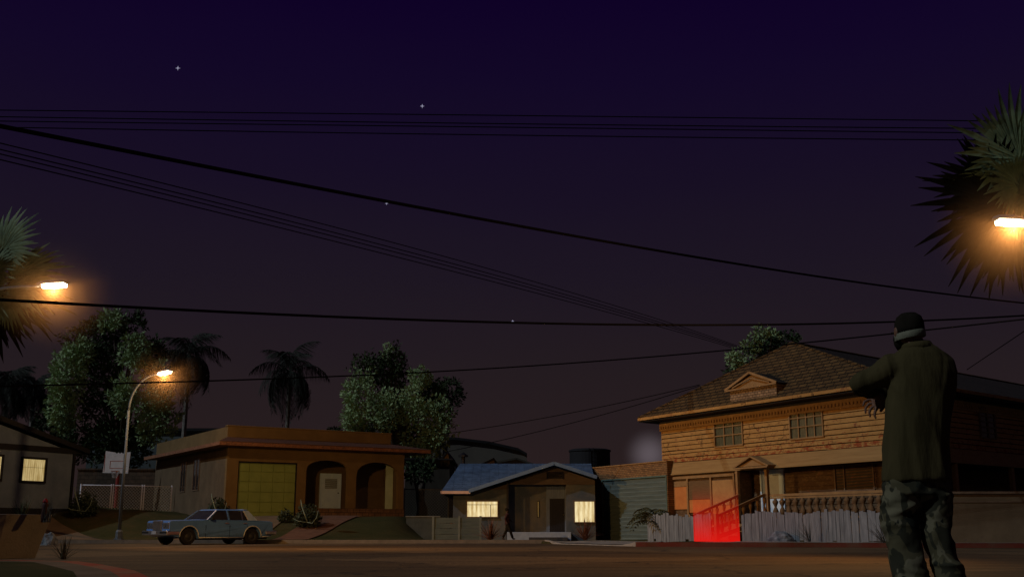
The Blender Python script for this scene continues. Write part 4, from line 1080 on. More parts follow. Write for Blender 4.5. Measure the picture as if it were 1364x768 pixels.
# ================================================================== planter, hydrant-like plants
def planter():
    cx, cy = -8.32, 17.0; e = empty('planter', (cx, cy, .155)); tag(e, 'large faceted flaring concrete planter on the traffic island', 'planter')
    rt, rb, H = 1.16, .98, .66; rot = R(5)
    mb = MB(); n = 8
    def ring(r, z): return [(r*math.cos(rot+k*math.pi/4), r*math.sin(rot+k*math.pi/4), z) for k in range(n)]
    # alternating facets: pull every second corner in for the fluted look
    def ring2(r, z, k2): return [(r*(k2 if k % 2 else 1)*math.cos(rot+k*math.pi/4), r*(k2 if k % 2 else 1)*math.sin(rot+k*math.pi/4), z) for k in range(n)]
    rs = [ring2(rb*.98, 0, .84), ring2(rt, H, .90), ring2(rt-.10, H, .90), ring2(rt-.14, H-.12, .90)]
    vs = sum(rs, []); fs = [(i*n+k, i*n+(k+1) % n, (i+1)*n+(k+1) % n, (i+1)*n+k) for i in range(3) for k in range(n)] + [list(range(n-1, -1, -1))]
    mb.add(vs, fs); mb.build('tub', mat('planter_concrete', (.19,.18,.155), (.27,.26,.225), 1.4, .9, bump=.35, speck=((.2,.16,.12), 4, .62)), e, bevel=.012)
    MB().rings([((0,0,H-.14), rt-.22, rt-.22), ((0,0,H-.10), rt-.28, rt-.28)], 16).build('soil', flat('soil', (.05,.035,.02), .95), e)
    return (cx, cy, .155+H-.12)
pl = planter()
M['dry_green'] = mat('dry_green_blade', (.045,.055,.025), (.10,.11,.05), 5, .8)
M['red_blade'] = mat('red_brown_blade', (.10,.045,.03), (.19,.08,.05), 5, .75)
M['dark_blade'] = mat('dark_blade', (.03,.035,.03), (.07,.075,.06), 5, .7)
def spiky(name, loc, n, L, m, label, group=None, spread=1.0, w=.035, seed=1, droop=.25, up=.0, cat='plant', parent_only=False, tilt=None):
    rnd = random.Random(seed); mb = MB()
    for i in range(n):
        az = rnd.uniform(0, 2*math.pi); el_ = math.radians(rnd.uniform(88-70*spread, 90)) + up
        l = L*rnd.uniform(.6, 1.0); d = Vector((math.cos(az)*math.cos(el_), math.sin(az)*math.cos(el_), math.sin(el_)))
        if tilt is not None: d = (d+Vector(tilt)).normalized()
        side = d.cross(Vector((0,0,1))); side = side.normalized() if side.length > .01 else Vector((1,0,0)); nn = side.cross(d)
        p = Vector((rnd.uniform(-.05,.05), rnd.uniform(-.05,.05), 0)); pts = []
        for k in range(5):
            t = k/4; ww = w*(1-t)**.7*(.6+.8*t if t < .4 else 1); c = p+d*(l*t)-Vector((0,0,droop*l*t*t*(1-d.z)))
            pts += [c-side*ww, c+nn*ww*.35, c+side*ww]
        fs = []
        for k in range(4):
            b = k*3; fs += [(b, b+1, b+4, b+3), (b+1, b+2, b+5, b+4), (b+2, b, b+3, b+5)]
        mb.add(pts, fs)
    o = mb.build(name, m); o.location = loc
    tag(o, label, cat, group); return o
def red_flower():
    e = empty('flowering_succulent', (at(58.4, 690, 16.7).x, 16.7, pl[2])); tag(e, 'dark stem with a red flower head standing up in the planter', 'plant')
    mb = MB(); mb.lathe([(.04,0),(.05,.08),(.045,.2),(.052,.26),(.03,.30)], n=8); mb.build('stem', mat('maroon_stem', (.03,.012,.01), (.06,.02,.015), 9, .7), e, smooth=True)
    mb = MB(); mb.ball((0,0,.32), .032, .032, .04, 10)
    for k in range(7): a = k*.9; mb.ball((.025*math.cos(a), .025*math.sin(a), .31), .016, .016, .022, 6)
    mb.build('flower_head', flat('dark_red', (.30,.015,.015)), e, smooth=True)
red_flower()
spiky('yucca', (at(22, 690, 16.6).x, 16.8, pl[2]), 34, .48, M['dry_green'], 'small spiky green plant in the planter, left of the red flower', 'spiky plants in the planter', .55, .012, 3)
spiky('grass_tuft', (at(66, 690, 16.6).x, 16.5, pl[2]), 22, .42, M['dark_blade'], 'thin dark twiggy grass in the planter, right of the red flower', 'spiky plants in the planter', .5, .008, 4)
spiky('yucca', (at(76, 716, 22).x, 22.4, .0), 34, .55, mat('dry_stalk', (.06,.05,.025), (.13,.10,.05), 5), 'dry spiky plant fanning out behind the right side of the planter', 'spiky plants', .9, .016, 5, droop=.1).location.z = .0
# spiky plants by the houses
spiky('yucca', (gx(653, 47.0), 47.0, .13), 70, 1.05, M['red_blade'], 'reddish spiky plant below the bungalow\'s left lit window', 'spiky plants', .95, .032, 7)
spiky('yucca', (gx(779, 47.0), 47.0, .13), 80, 1.05, M['red_blade'], 'reddish spiky plant below the bungalow\'s right lit window', 'spiky plants', .95, .030, 8)
for u, sd, nn, lab, t, dY in ((1084, 9, 20, 'dark spiky plant against the picket fence, just right of the rock', (-.55, -.1, .1), .5), (1184, 10, 22, 'dark spiky plant against the picket fence, beside the man\'s knee', (-.6, -.1, .15), .45)):
    p = fpt(u); spiky('yucca', (p.x-.3, p.y-dY, .14), nn, 1.15, M['dark_blade'], lab, 'spiky plants', .85, .018, sd, tilt=t, droop=.1)
p = at(312, 690, 50.2); spiky('yucca', (p.x, 50.8, gh(p.x, 50.8)-.02), 46, .95, mat('brown_spike', (.05,.03,.02), (.10,.06,.04), 5), 'brown spiky plant behind the sedan roof, at the garage corner', 'spiky plants', .8, .022, 12)

# rocks
M['rock'] = mat('blue_grey_rock', (.10,.12,.14), (.30,.34,.36), 3.5, .8, bump=.8, bscale=9, lo=.4, hi=.62)
def rock(loc, rx, ry, rz, label, seed):
    bm = bmesh.new(); bmesh.ops.create_icosphere(bm, subdivisions=3, radius=1)
    for v in bm.verts:
        n = noise.noise(v.co*1.3+Vector((seed, 0, 0))); n2 = noise.noise(v.co*3.1+Vector((0, seed, 0)))
        v.co = v.co*(1+.28*n+.1*n2); v.co.x *= rx; v.co.y *= ry; v.co.z = max(-.2, v.co.z)*rz
    me = bpy.data.meshes.new('rock'); bm.to_mesh(me); bm.free(); me.materials.append(M['rock'])
    o = bpy.data.objects.new('rock', me); C.objects.link(o); o.location = loc; tag(o, label, 'rock', 'blue-grey rocks')
p = fpt(1047); rock((p.x-.35, p.y-.45, .16), .46, .34, .40, 'rounded blue-grey rock at the foot of the picket fence', 2.0)
rock((gx(66, 41.5), 41.5, .02), .34, .3, .44, 'blue-grey rock half hidden behind the planter', 5.0)

# round shrubs with a pale bent stem
M['leaf_dark'] = mat('dark_leaf', (.02,.032,.016), (.055,.07,.035), 4, .7)
def leaf_cloud(mb, lobes, size, rnd, shell=.55):
    for (cx, cy, cz, rx, ry, rz, n) in lobes:
        for i in range(n):
            d = Vector((rnd.gauss(0,1), rnd.gauss(0,1), rnd.gauss(0,1))).normalized()
            r = shell+(1-shell)*rnd.random()**.6
            r *= 1+.22*noise.noise(Vector((d.x*2.2+cx, d.y*2.2+cy, d.z*2.2+cz)))
            p = Vector((cx+d.x*rx*r, cy+d.y*ry*r, cz+d.z*rz*r))
            a = Vector((rnd.gauss(0,1), rnd.gauss(0,1), rnd.gauss(0,1))).normalized(); a = (a+d*.4).normalized()
            b = a.cross(Vector((rnd.gauss(0,1), rnd.gauss(0,1), rnd.gauss(0,1)))).normalized(); s = size*rnd.uniform(.6, 1.3)
            c = a.cross(b)
            mb.add([p-b*s*.5, p+c*s*.28+b*s*.05, p+b*s*.6, p-c*s*.28+b*s*.05], [(0,1,2,3)])
def shrub(u, v, Y, r, label, seed, pale=True, dens=900):
    x = gx(u, Y); z = gh(x, Y); e = empty('shrub', (x, Y, z)); tag(e, label, 'shrub', 'dark shrubs on the lawns'); rnd = random.Random(seed)
    mb = MB(); leaf_cloud(mb, [(0,0,r*.75,r*.8,r*.8,r*.75,dens), (r*.45,0,r*.5,r*.45,r*.5,r*.45,dens//3), (-r*.4,-.1,r*.45,r*.5,r*.5,r*.42,dens//3)], .13, rnd, .2)
    mb.build('foliage', M['leaf_dark'], e, fix=False)
    mb = MB()
    for k in range(6): a = k*1.05; mb.tube([(0,0,-.05), (.2*r*math.cos(a), .2*r*math.sin(a), r*.5), (.5*r*math.cos(a), .5*r*math.sin(a), r*1.1)], [.02,.015,.006], 5)
    mb.build('stem', flat('twig', (.06,.045,.03)), e)
    if pale:
        mb = MB(); mb.tube([(-r*.35,-r*.8,r*1.75), (-r*.25,-r*.85,r*1.35), (-.02,-r*.9,r*.8), (r*.15,-r*.9,r*.35)], [.012,.028,.032,.018], 6)
        mb.tube([(r*.15,-r*.9,r*.35), (r*.45,-r*.9,r*.3), (r*.7,-r*.85,r*.65), (r*.78,-r*.8,r*1.1)], [.02,.018,.015,.01], 5)
        mb.tube([(r*.15,-r*.9,r*.35), (-r*.4,-r*.9,r*.42), (-r*.8,-r*.8,r*.6)], [.016,.014,.01], 5)
        mb.build('pale_branch', mat('pale_branch', (.15,.20,.14), (.24,.29,.22), 6), e, smooth=True)
shrub(110, 698, 51.0, .78, 'dark round shrub with a pale bent branch, beside the white-framed fence', 1)
shrub(410, 700, 49.8, .72, 'dark round shrub with a pale bent branch, between garage door and white door', 2)
shrub(290, 690, 52.0, .66, 'dark low shrub with a pale branch behind the sedan, at the stucco house corner', 3, dens=600)
shrub(380, 690, 51.0, .42, 'small sparse shrub right of the olive-yellow garage door', 4, pale=False, dens=260)
# broad leaved plant by the green garage door
def broadleaf():
    Y = 46.4; x = gx(872, Y); e = empty('banana_plant', (x, Y, .13)); tag(e, 'leafy plant with arching divided leaves in front of the green garage door', 'plant')
    rnd = random.Random(5); mb = MB(); mb.tube([(0,0,-.05), (.03,0,.6), (-.05,0,1.15)], [.06,.05,.035], 7); mb.build('stem', flat('plant_stem', (.07,.07,.03)), e, smooth=True)
    proto = None
    for k in range(13):
        a = k*2.4; mb = MB(); L = rnd.uniform(.75, 1.15); n = 10; base = Vector((-.05*rnd.random(), 0, .55+.6*(k/13)))
        d = Vector((math.cos(a), math.sin(a), 0)); prev = base; pts = []
        for i in range(n+1):
            t = i/n; pts.append(base+d*(L*t)+Vector((0,0, .55*L*t*(1-t*1.15)*2)))
        mb.tube(pts, [.018*(1-i/n)+.004 for i in range(n+1)], 5)
        sd = Vector((-d.y, d.x, 0))
        for i in range(2, n+1):
            for s in (-1, 1):
                l = .30*math.sin(math.pi*(i/n)**.8*.92)+.08; q = pts[i]; tip = q+sd*s*l+d*l*.5-Vector((0,0,l*.45)); w_ = d*.05
                mb.add([q-w_, q+w_*.8, (q+tip)/2+w_*1.2+Vector((0,0,.03)), tip, (q+tip)/2-w_*1.0+Vector((0,0,.03))], [(0,1,2,3,4)])
        mb.build('leaf', mat('olive_leaf', (.05,.055,.02), (.12,.11,.045), 4, .6), e, fix=False) if proto is None else None
broadleaf()

# ================================================================== sedan
def sedan():
    hd = Vector((-.67, -.743)).normalized(); side = Vector((hd.y, -hd.x))       # side: towards the far side
    # near front wheel contact
    fw = Vector((-12.42, 42.25)); W_ = 1.78; tr = .06
    fwc = fw+side*(W_/2-tr)
    # local frame: x forward, y to the LEFT (near side), origin mid wheelbase
    WB = 2.88; o = fwc-hd*(WB/2)
    e = empty('parked_sedan', (o.x, o.y, .0), math.atan2(hd.y, hd.x)); tag(e, 'pale blue boxy four-door sedan with a white vinyl rear roof, parked in the road', 'car')
    paint = mat('pale_blue_paint', (.20,.34,.52), (.25,.40,.58), 1.5, .35, .5, .0, speck=((.10,.14,.18), 16, .70)); 
    q = NT('sedan_paint'); z = q.n.new('ShaderNodeSeparateXYZ'); q.link(q.co, z.inputs[0])
    dirt = q.ramp(q.noise(22, 5, .8), [(.45, (0,0,0)), (.6, (1,1,1))]); lowm = q.ramp(z.outputs[2], [(.30, (.75,.75,.75)), (.62, (0,0,0))])
    q.base(q.mix(q.mix(1.0, dirt, lowm, 'MULTIPLY'), q.ramp(q.noise(1.2, 4), [(.35, (.07,.17,.43)), (.7, (.09,.215,.52))]), (.06,.08,.09))); q.rough(.38, .5); paint = q.m
    chrome = mat('dull_chrome', (.45,.45,.45), (.6,.6,.6), 5, .28, .5, .0, metal=.9)
    black = flat('tyre_rubber', (.012,.012,.012), .8)
    xf, xr_ = WB/2, -WB/2; F_ = xf+.80; B_ = xr_-1.0; r = .40; hw = W_/2
    def archp(xc, n=12):
        return [(xc+r*math.cos(a), .30+r*math.sin(a)) for a in [math.pi*i/n for i in range(n+1)]]   # from front to back
    out = [(F_, .36), (F_+.02, .52), (F_+.01, .86), (F_-.04, .90), (xf-.62, .935), (xf-.80, .95), (xr_+.02, .93), (B_+.12, .90), (B_, .86), (B_-.02, .50), (B_+.06, .30)]
    out += [(xr_-r, .25)] + [(x, max(.25, zz)) for x, zz in reversed(archp(xr_))] + [(xr_+r, .23), (xf-r, .23)] + [(x, max(.25, zz)) for x, zz in reversed(archp(xf))] + [(xf+r, .28)]
    # dedupe consecutive
    pts = [out[0]]
    for p_ in out[1:]:
        if (p_[0]-pts[-1][0])**2+(p_[1]-pts[-1][1])**2 > 1e-5: pts.append(p_)
    # three slices: inner full slab and shaped shoulders (tumble-in at bottom and top)
    mb = MB(); n = len(pts); vs = []
    def inset(zz): return .05*max(0, (zz-.72)/.22)**2 + .05*max(0, (.42-zz)/.2) 
    for s in (-1, 1):
        for x, zz in pts: vs.append((x, s*(hw-inset(zz)-(.05 if x > F_-.1 or x < B_+.15 else 0)), zz))
    vs2 = [(x, 0, zz+(.02 if zz > .88 else 0)) for x, zz in pts]
    # crease line ring at half width
    allv = vs[:n]+vs2+vs[n:]
    fs = []
    for i in range(n):
        j = (i+1) % n; fs += [(i, j, n+j, n+i), (n+i, n+j, 2*n+j, 2*n+i)]
    fs += [list(range(n-1, -1, -1)), [2*n+i for i in range(n)]]
    mb.add(allv, fs)
    body = mb.build('body', paint, e, bevel=.025)
    # greenhouse
    zb, zr = .93, 1.36
    xb0, xb1, xt0, xt1 = xf-.80, xr_-.24, xf-1.30, xr_+.10     # base front, base rear, top front, top rear
    hb, ht = hw-.07, hw-.24
    mb = MB(); mb.hexa([(xt1,-ht,zr-.05), (xt0,-ht,zr-.05), (xt0,ht,zr-.05), (xt1,ht,zr-.05), (xt1+.06,-ht+.08,zr), (xt0-.08,-ht+.08,zr), (xt0-.08,ht-.08,zr), (xt1+.06,ht-.08,zr)])
    rf = mb.build('roof', paint, e, bevel=.02)
    def side_pt(x, f, s):                       # x along, f 0..1 base->top
        return (x, s*(hb+(ht-hb)*f), zb+(zr-.05-zb)*f)
    mb = MB()
    def line(t, f): return None
    fx = lambda f: xb0+(xt0-xb0)*f; bx = lambda f: xb1+(xt1-xb1)*f
    for s in (-1, 1):
        MB().beam(side_pt(fx(0), 0, s), side_pt(fx(1), 1, s), .06, .05).build('pillar', paint, e)
        MB().beam(side_pt(xf-1.78, 0, s), side_pt(xf-1.78, 1, s), .07, .04).build('pillar', paint, e)
    # white vinyl quarter: solid behind rear door glass
    vin = mat('white_vinyl', (.26,.38,.60), (.33,.46,.70), 5, .6); mb = MB()
    q0 = xr_+.30
    for s in (-1, 1):
        o_ = .012*s
        P = [side_pt(q0-.12, 0, s), side_pt(bx(0), 0, s), side_pt(bx(1), 1, s), side_pt(q0+.05, 1, s)]
        P = [(a, b+o_, c) for a, b, c in P]; Q = [(a, b-s*.06, c) for a, b, c in P]
        mb.add(P+Q, [(0,1,2,3), (7,6,5,4), (0,4,5,1), (1,5,6,2), (2,6,7,3), (3,7,4,0)])
    mb.box(xt1+.02, q0, -ht+.05, ht-.05, zr+.001, zr+.012)
    mb.build('vinyl_roof', vin, rf)
    gl = mat('sedan_glass', (.018,.020,.022), (.035,.038,.04), 2, .08, .6); 
    mb = MB()
    def glass4(a, b, c, d): mb.plate([a, b, c, d], .01)
    mb.plate([side_pt(fx(.02)-.0, .02, -1), side_pt(fx(.02), .02, 1), side_pt(fx(.97), .97, 1), side_pt(fx(.97), .97, -1)], .012)
    mb.build('windscreen', gl, e)
    mb = MB(); mb.plate([side_pt(bx(.02), .02, 1), side_pt(bx(.02), .02, -1), side_pt(bx(.97), .97, -1), side_pt(bx(.97), .97, 1)], .012); mb.build('rear_window', gl, e)
    for s in (-1, 1):
        for x0, x1, xa, xb in ((xf-1.81, fx(.03)-.05, xf-1.81, fx(.95)-.05), (xf-2.40, xf-1.75, xf-2.40, xf-1.75), (q0-.10, xf-2.45, q0+.05, xf-2.45)):
            mb = MB(); P = [side_pt(x0, .05, s), side_pt(x1, .05, s), side_pt(xb, .93, s), side_pt(xa, .93, s)]
            mb.plate(P, .012, dirn=(0, s, 0)); mb.build('side_window', gl, e)
        mb = MB(); mb.beam(side_pt(xf-2.425, 0.02, s), side_pt(xf-2.425, .98, s), .035, .03); mb.beam(side_pt(q0-.10, .02, s), side_pt(q0+.04, .98, s), .03, .03); mb.build('window_trim', chrome, e)
    # door seams and handles, chrome strips
    mb = MB(); dk = flat('seam_black', (.01,.012,.014))
    for s in (-1, 1):
        y0, y1 = s*(hw-.004), s*(hw+.003)
        for x in (xf-.72, xf-1.80, xf-2.62): mb.box(x-.007, x+.007, min(y0, y1), max(y0, y1), .30, .74 if x != xf-2.62 else .74)
    mb.build('door_seam', dk, body)
    for s in (-1, 1):
        for x in (xf-1.66, xf-2.50): mb = MB(); mb.box(x-.09, x+.09, s*hw-.02 if s < 0 else hw-.02, s*hw+.02 if s < 0 else hw+.022, .80, .835); mb.build('door_handle', chrome, body, bevel=.006)
        mb = MB()
        for xc in (xf, xr_):
            P = [(x, s*(hw+.004), zz) for x, zz in [(xc+(r+.012)*math.cos(a), .30+(r+.012)*math.sin(a)) for a in [math.pi*i/14 for i in range(15)]]]
            mb.tube(P, .022, 6)
        mb.tube([(xf-r-.02, s*(hw-.0), .27), (xr_+r+.02, s*(hw-.0), .27)], .018, 6); mb.tube([(B_+.08, s*(hw-.03), .30), (xr_-r-.02, s*(hw-.02), .29)], .014, 6)
        mb.build('arch_trim', mat('pale_trim', (.42,.46,.48), (.55,.58,.60), 5, .4, .5), body, smooth=True)
    # inner arch darkness: wheel wells
    for xc in (xf, xr_):
        for s in (-1, 1):
            w_ = empty('wheel', (xc, s*(hw-.13), .31)); w_.parent = e
            mb = MB(); P = [(.31,-.09), (.31,.09), (.285,.105), (.21,.10), (.20,.02), (.20,-.1)]
            vs = []; nn = 26
            for rr, yy in [(.20,-.10), (.29,-.105), (.31,-.08), (.31,.08), (.29,.105), (.20,.10)]:
                for k in range(nn): a = 2*math.pi*k/nn; vs.append((rr*math.cos(a), yy, rr*math.sin(a)))
            fs = [(i*nn+k, i*nn+(k+1) % nn, ((i+1) % 6)*nn+(k+1) % nn, ((i+1) % 6)*nn+k) for i in range(6) for k in range(nn)]
            mb.add(vs, fs); mb.build('tyre', black, w_, smooth=False)
            mb = MB(); vs = []
            for rr, yy in [(.20, s*.05), (.195, s*.09), (.13, s*.07), (.06, s*.10), (.005, s*.11)]:
                for k in range(nn): a = 2*math.pi*k/nn; rrr = rr*(1-.02*(k % 2)); vs.append((rrr*math.cos(a), yy, rrr*math.sin(a)))
            fs = [(i*nn+k, i*nn+(k+1) % nn, (i+1)*nn+(k+1) % nn, (i+1)*nn+k) for i in range(4) for k in range(nn)]+[[k for k in range(nn)]]
            mb.add(vs, fs); mb.build('rim', mat('wire_hubcap', (.022,.024,.026), (.045,.048,.05), 20, .5, .4, metal=.3), w_)
    # front: grille, lamps, bumper
    mb = MB(); mb.box(F_-.02, F_+.07, -.30, .30, .54, .90)
    g = mb.build('grille', mat('grille_metal', (.20,.20,.19), (.32,.32,.30), 5, .35, .5, metal=.6), e, bevel=.012)
    mb = MB(); 
    for i in range(17): y = -.27+i*.54/16; mb.box(F_+.071, F_+.083, y-.006, y+.006, .56, .88)
    mb.build('bars', chrome, g)
    for s in (-1, 1):
        mb = MB(); mb.box(F_-.02, F_+.035, s*.36 if s > 0 else -.80, .80 if s > 0 else -.36, .60, .83); f = mb.build('headlight_surround', chrome, e, bevel=.01)
        for y in (.47, .68):
            mb = MB(); mb.box(F_+.036, F_+.05, s*y-.085, s*y+.085, .635, .79); mb.build('headlight', mat('lamp_glass', (.05,.055,.06), (.12,.12,.12), 6, .1, .6), f, bevel=.01)
        mb = MB(); mb.box(B_-.035, B_+.02, s*.45 if s > 0 else -.80, .80 if s > 0 else -.45, .60, .80); mb.build('tail_light', flat('tail_red', (.35,.02,.02), .3), e)
    for xx, sg, nm in ((F_, 1, 'front_bumper'), (B_, -1, 'rear_bumper')):
        mb = MB(); a = xx+sg*.0; b = xx+sg*.17
        mb.box(min(a,b), max(a,b), -hw-.0, hw+.0, .36, .53)
        for s in (-1, 1): mb.box(min(xx-sg*.38, b-sg*.03), max(xx-sg*.38, b-sg*.03), s*hw-.02 if s > 0 else -hw-.025, hw+.025 if s > 0 else -hw+.02, .38, .51)
        f = mb.build(nm, chrome, e, bevel=.02)
        mb = MB(); c = b+sg*.012
        for y0, y1 in ((-.88, -.42), (.42, .88)): mb.box(min(b,c), max(b,c), y0, y1, .43, .50)
        mb.build('bumper_pad', black, f)
    MB().box(F_+.175, F_+.185, -.16, .16, .40, .52).build('number_plate', flat('plate_grey', (.35,.36,.38)), e)
    mb = MB(); mb.box(xf-1.02, xf-.90, hw-.02, hw+.13, .93, 1.03); mb.build('wing_mirror', black, e, bevel=.015)
    mb = MB(); mb.box(xr_+.35, xf-.9, -hw+.2, hw-.2, .18, .30); mb.box(B_+.2, xr_-.35, -hw+.15, hw-.15, .2, .34); mb.build('underbody', black, e)
sedan()

# ================================================================== glowing red ring marker (an open column of red light at the steps)
def marker():
    Y = 38.9; x = gx(954, Y); r = .80; h = 2.15
    q = NT('red_light_column'); q.n.remove(q.b)
    s = q.n.new('ShaderNodeSeparateXYZ'); q.link(q.co, s.inputs[0])
    em = q.n.new('ShaderNodeEmission'); em.inputs['Color'].default_value = (1, .012, .008, 1); em.inputs['Strength'].default_value = .75
    tr = q.n.new('ShaderNodeBsdfTransparent'); mx_ = q.n.new('ShaderNodeMixShader')
    f = q.n.new('ShaderNodeMapRange'); f.inputs['From Min'].default_value = 0; f.inputs['From Max'].default_value = h; f.inputs['To Min'].default_value = .86; f.inputs['To Max'].default_value = 0
    q.link(s.outputs[2], f.inputs['Value']); pw = q.n.new('ShaderNodeMath'); pw.operation = 'POWER'; pw.inputs[1].default_value = 2.3; q.link(f.outputs[0], pw.inputs[0])
    q.link(pw.outputs[0], mx_.inputs[0]); q.link(tr.outputs[0], mx_.inputs[1]); q.link(em.outputs[0], mx_.inputs[2]); q.link(mx_.outputs[0], q.o.inputs['Surface'])
    n = 40; vs = []
    for z in (0, h):
        for k in range(n): a = 2*math.pi*k/n; vs.append((r*math.cos(a), r*math.sin(a), z))
    o = MB().add(vs, [(k, (k+1) % n, n+(k+1) % n, n+k) for k in range(n)]).build('light_marker', q.m, smooth=True)
    pl_ = bpy.data.lights.new('marker_light', 'POINT'); pl_.energy = 14; pl_.color = (1, .02, .01); pl_.shadow_soft_size = .35
    po = bpy.data.objects.new('marker_light', pl_); C.objects.link(po); po.parent = o; po.location = (0, 0, .45)
    o.location = (x, Y, .165); tag(o, 'translucent glowing red cylinder of light standing at the porch steps', 'light marker')
marker()

# ================================================================== far buildings
M['far_a'] = mat('far_brown_wall', (.10,.09,.075), (.14,.125,.10), .3, .95, stretch=(1,1,.3))
M['far_b'] = mat('far_grey_wall', (.09,.11,.11), (.13,.15,.145), .3, .95)
def far_box(name, pts, Y, depth, m, label, cat='building', roofm=None, zb=1.0):
    x0 = min(at(u, v, Y).x for u, v in pts); e = empty(name, (x0, Y, zb)); tag(e, label, cat)
    poly = [(at(u, v, Y).x-x0, at(u, v, Y).z-zb) for u, v in pts]; n = len(poly)
    poly = [(poly[0][0], -1)]+poly+[(poly[-1][0], -1)]
    MB().prism(poly, 0, depth).build('wall', m, e); return e, poly
e, p_ = far_box('warehouse', [(566, 587), (604, 585.5), (650, 591), (690, 600), (702, 607)], 118, 30, M['far_a'], 'dark arched warehouse beyond the bungalow, widest of the far buildings')
mb = MB()
for (a, b) in zip(p_[1:-2], p_[2:-1]):
    mb.hexa([(a[0],-.3,a[1]+.01), (b[0],-.3,b[1]+.01), (b[0],30.3,b[1]+.01), (a[0],30.3,a[1]+.01), (a[0],-.3,a[1]+.3), (b[0],-.3,b[1]+.3), (b[0],30.3,b[1]+.3), (a[0],30.3,a[1]+.3)])
mb.build('roof', M['black_wood'], e)
e, p_ = far_box('workshop', [(578, 622), (585, 614), (596, 603.5), (606, 627)], 82, 10, mat('far_ochre', (.34,.21,.10), (.42,.27,.13), .5, .9), 'small ochre gable end left of the blue bungalow roof')
mb = MB(); a, b, c = p_[2], p_[3], p_[4]
mb.beam((b[0],-.2,b[1]+.08), (c[0]+.3,-.2,c[1]), 20, .12) if False else None
mb.hexa([(b[0],-.3,b[1]+.02), (c[0]+.4,-.3,c[1]-.6), (c[0]+.4,10.2,c[1]-.6), (b[0],10.2,b[1]+.02), (b[0],-.3,b[1]+.2), (c[0]+.4,-.3,c[1]-.42), (c[0]+.4,10.2,c[1]-.42), (b[0],10.2,b[1]+.2)])
mb.hexa([(b[0],-.3,b[1]+.02), (a[0]-.6,-.3,a[1]-.8), (a[0]-.6,10.2,a[1]-.8), (b[0],10.2,b[1]+.02), (b[0],-.3,b[1]+.2), (a[0]-.6,-.3,a[1]-.6), (a[0]-.6,10.2,a[1]-.6), (b[0],10.2,b[1]+.2)])
mb.build('roof', M['black_wood'], e)
# dark shed in the gap
e, p_ = far_box('shed', [(540, 612), (580, 610), (599, 613)], 68, 6, mat('shed_board', (.035,.03,.022), (.06,.05,.035), 1, .9, stretch=(3,1,.5)), 'dark flat-roofed shed behind the chain-link gap', 'shed', zb=.5)
MB().hexa([(-.2,-.3,p_[1][1]+.01), (p_[3][0]+.2,-.3,p_[3][1]+.01), (p_[3][0]+.2,6.3,p_[3][1]+.01), (-.2,6.3,p_[1][1]+.01), (-.2,-.3,p_[1][1]+.12), (p_[3][0]+.2,-.3,p_[3][1]+.12), (p_[3][0]+.2,6.3,p_[3][1]+.12), (-.2,6.3,p_[1][1]+.12)]).build('roof', M['black_wood'], e)
# house roof peeping over the ridge
def peep(u0, u1, uk, v0, vk, Y, m, label, d=9):
    x0 = at(u0, v0, Y).x; x1 = at(u1, v0, Y).x; xk = at(uk, vk, Y).x-x0; ze = at(u0, v0, Y).z-1; zk = at(uk, vk, Y).z-1
    e = empty('far_house', (x0, Y, 1.0)); tag(e, label, 'house', 'far houses beyond the bungalow')
    W_ = x1-x0; mb = MB(); mb.prism([(.3,-1), (W_-.3,-1), (W_-.3,ze), (xk,zk-.1), (.3,ze)], .2, d-.2); mb.build('wall', m, e)
    mb = MB(); mb.plate([(0,0,ze), (xk,0,zk), (xk,d,zk), (0,d,ze)], .15, dirn=(-.2,0,1)); mb.plate([(xk,0,zk), (W_,0,ze), (W_,d,ze), (xk,d,zk)], .15, dirn=(.2,0,1)); mb.build('roof', mat('far_roof', (.05,.05,.04), (.08,.075,.06), .6, .9), e)
peep(640, 664, 658, 617.5, 609, 88, mat('far_tan', (.30,.20,.11), (.36,.25,.14), .5), 'far house with a tan gable edge above the blue ridge, the left of two')
peep(645, 712, 688, 617, 609, 96, M['far_a'], 'far house with a low dark roof above the blue ridge, the right of two')
def tank():
    Y = 108; x = gx(788, Y)+.0; zt = at(788, 596, Y).z; r = (at(815, 600, Y).x-at(760, 600, Y).x)/2; x = (at(815, 600, Y).x+at(760, 600, Y).x)/2
    e = empty('storage_tank', (x, Y+r, 1.0)); tag(e, 'black cylindrical storage tank above the bungalow ridge', 'tank')
    zt -= 1; mb = MB(); mb.lathe([(r,-1),(r,zt-.25)], n=40); mb.build('shell', flat('tank_black', (.018,.018,.02), .8), e, smooth=False)
    mb = MB(); mb.lathe([(r+.08,zt-.25),(r+.08,zt-.1),(r*.9,zt),(r*.1,zt+.12)], n=40); mb.build('lid', flat('tank_lid', (.02,.02,.022), .8), e)
    mb = MB()
    for s in (-.22, .22): mb.tube([(s,-r-.12,-1), (s,-r-.12,zt)], .03, 6)
    z = 0
    while z < zt: mb.tube([(-.22,-r-.12,z), (.22,-r-.12,z)], .02, 5); z += .4
    mb.build('ladder', M['black_metal'], e)
tank()
e, p_ = far_box('flat_block', [(118, 577), (190, 574), (262, 574), (330, 577)], 112, 16, M['far_b'], 'long grey flat-roofed block far behind the stucco house, under the palms')
MB().box(-.3, p_[-2][0]+.3, -.3, 16.3, max(q[1] for q in p_)+.01, max(q[1] for q in p_)+.3).build('roof', M['black_wood'], e)

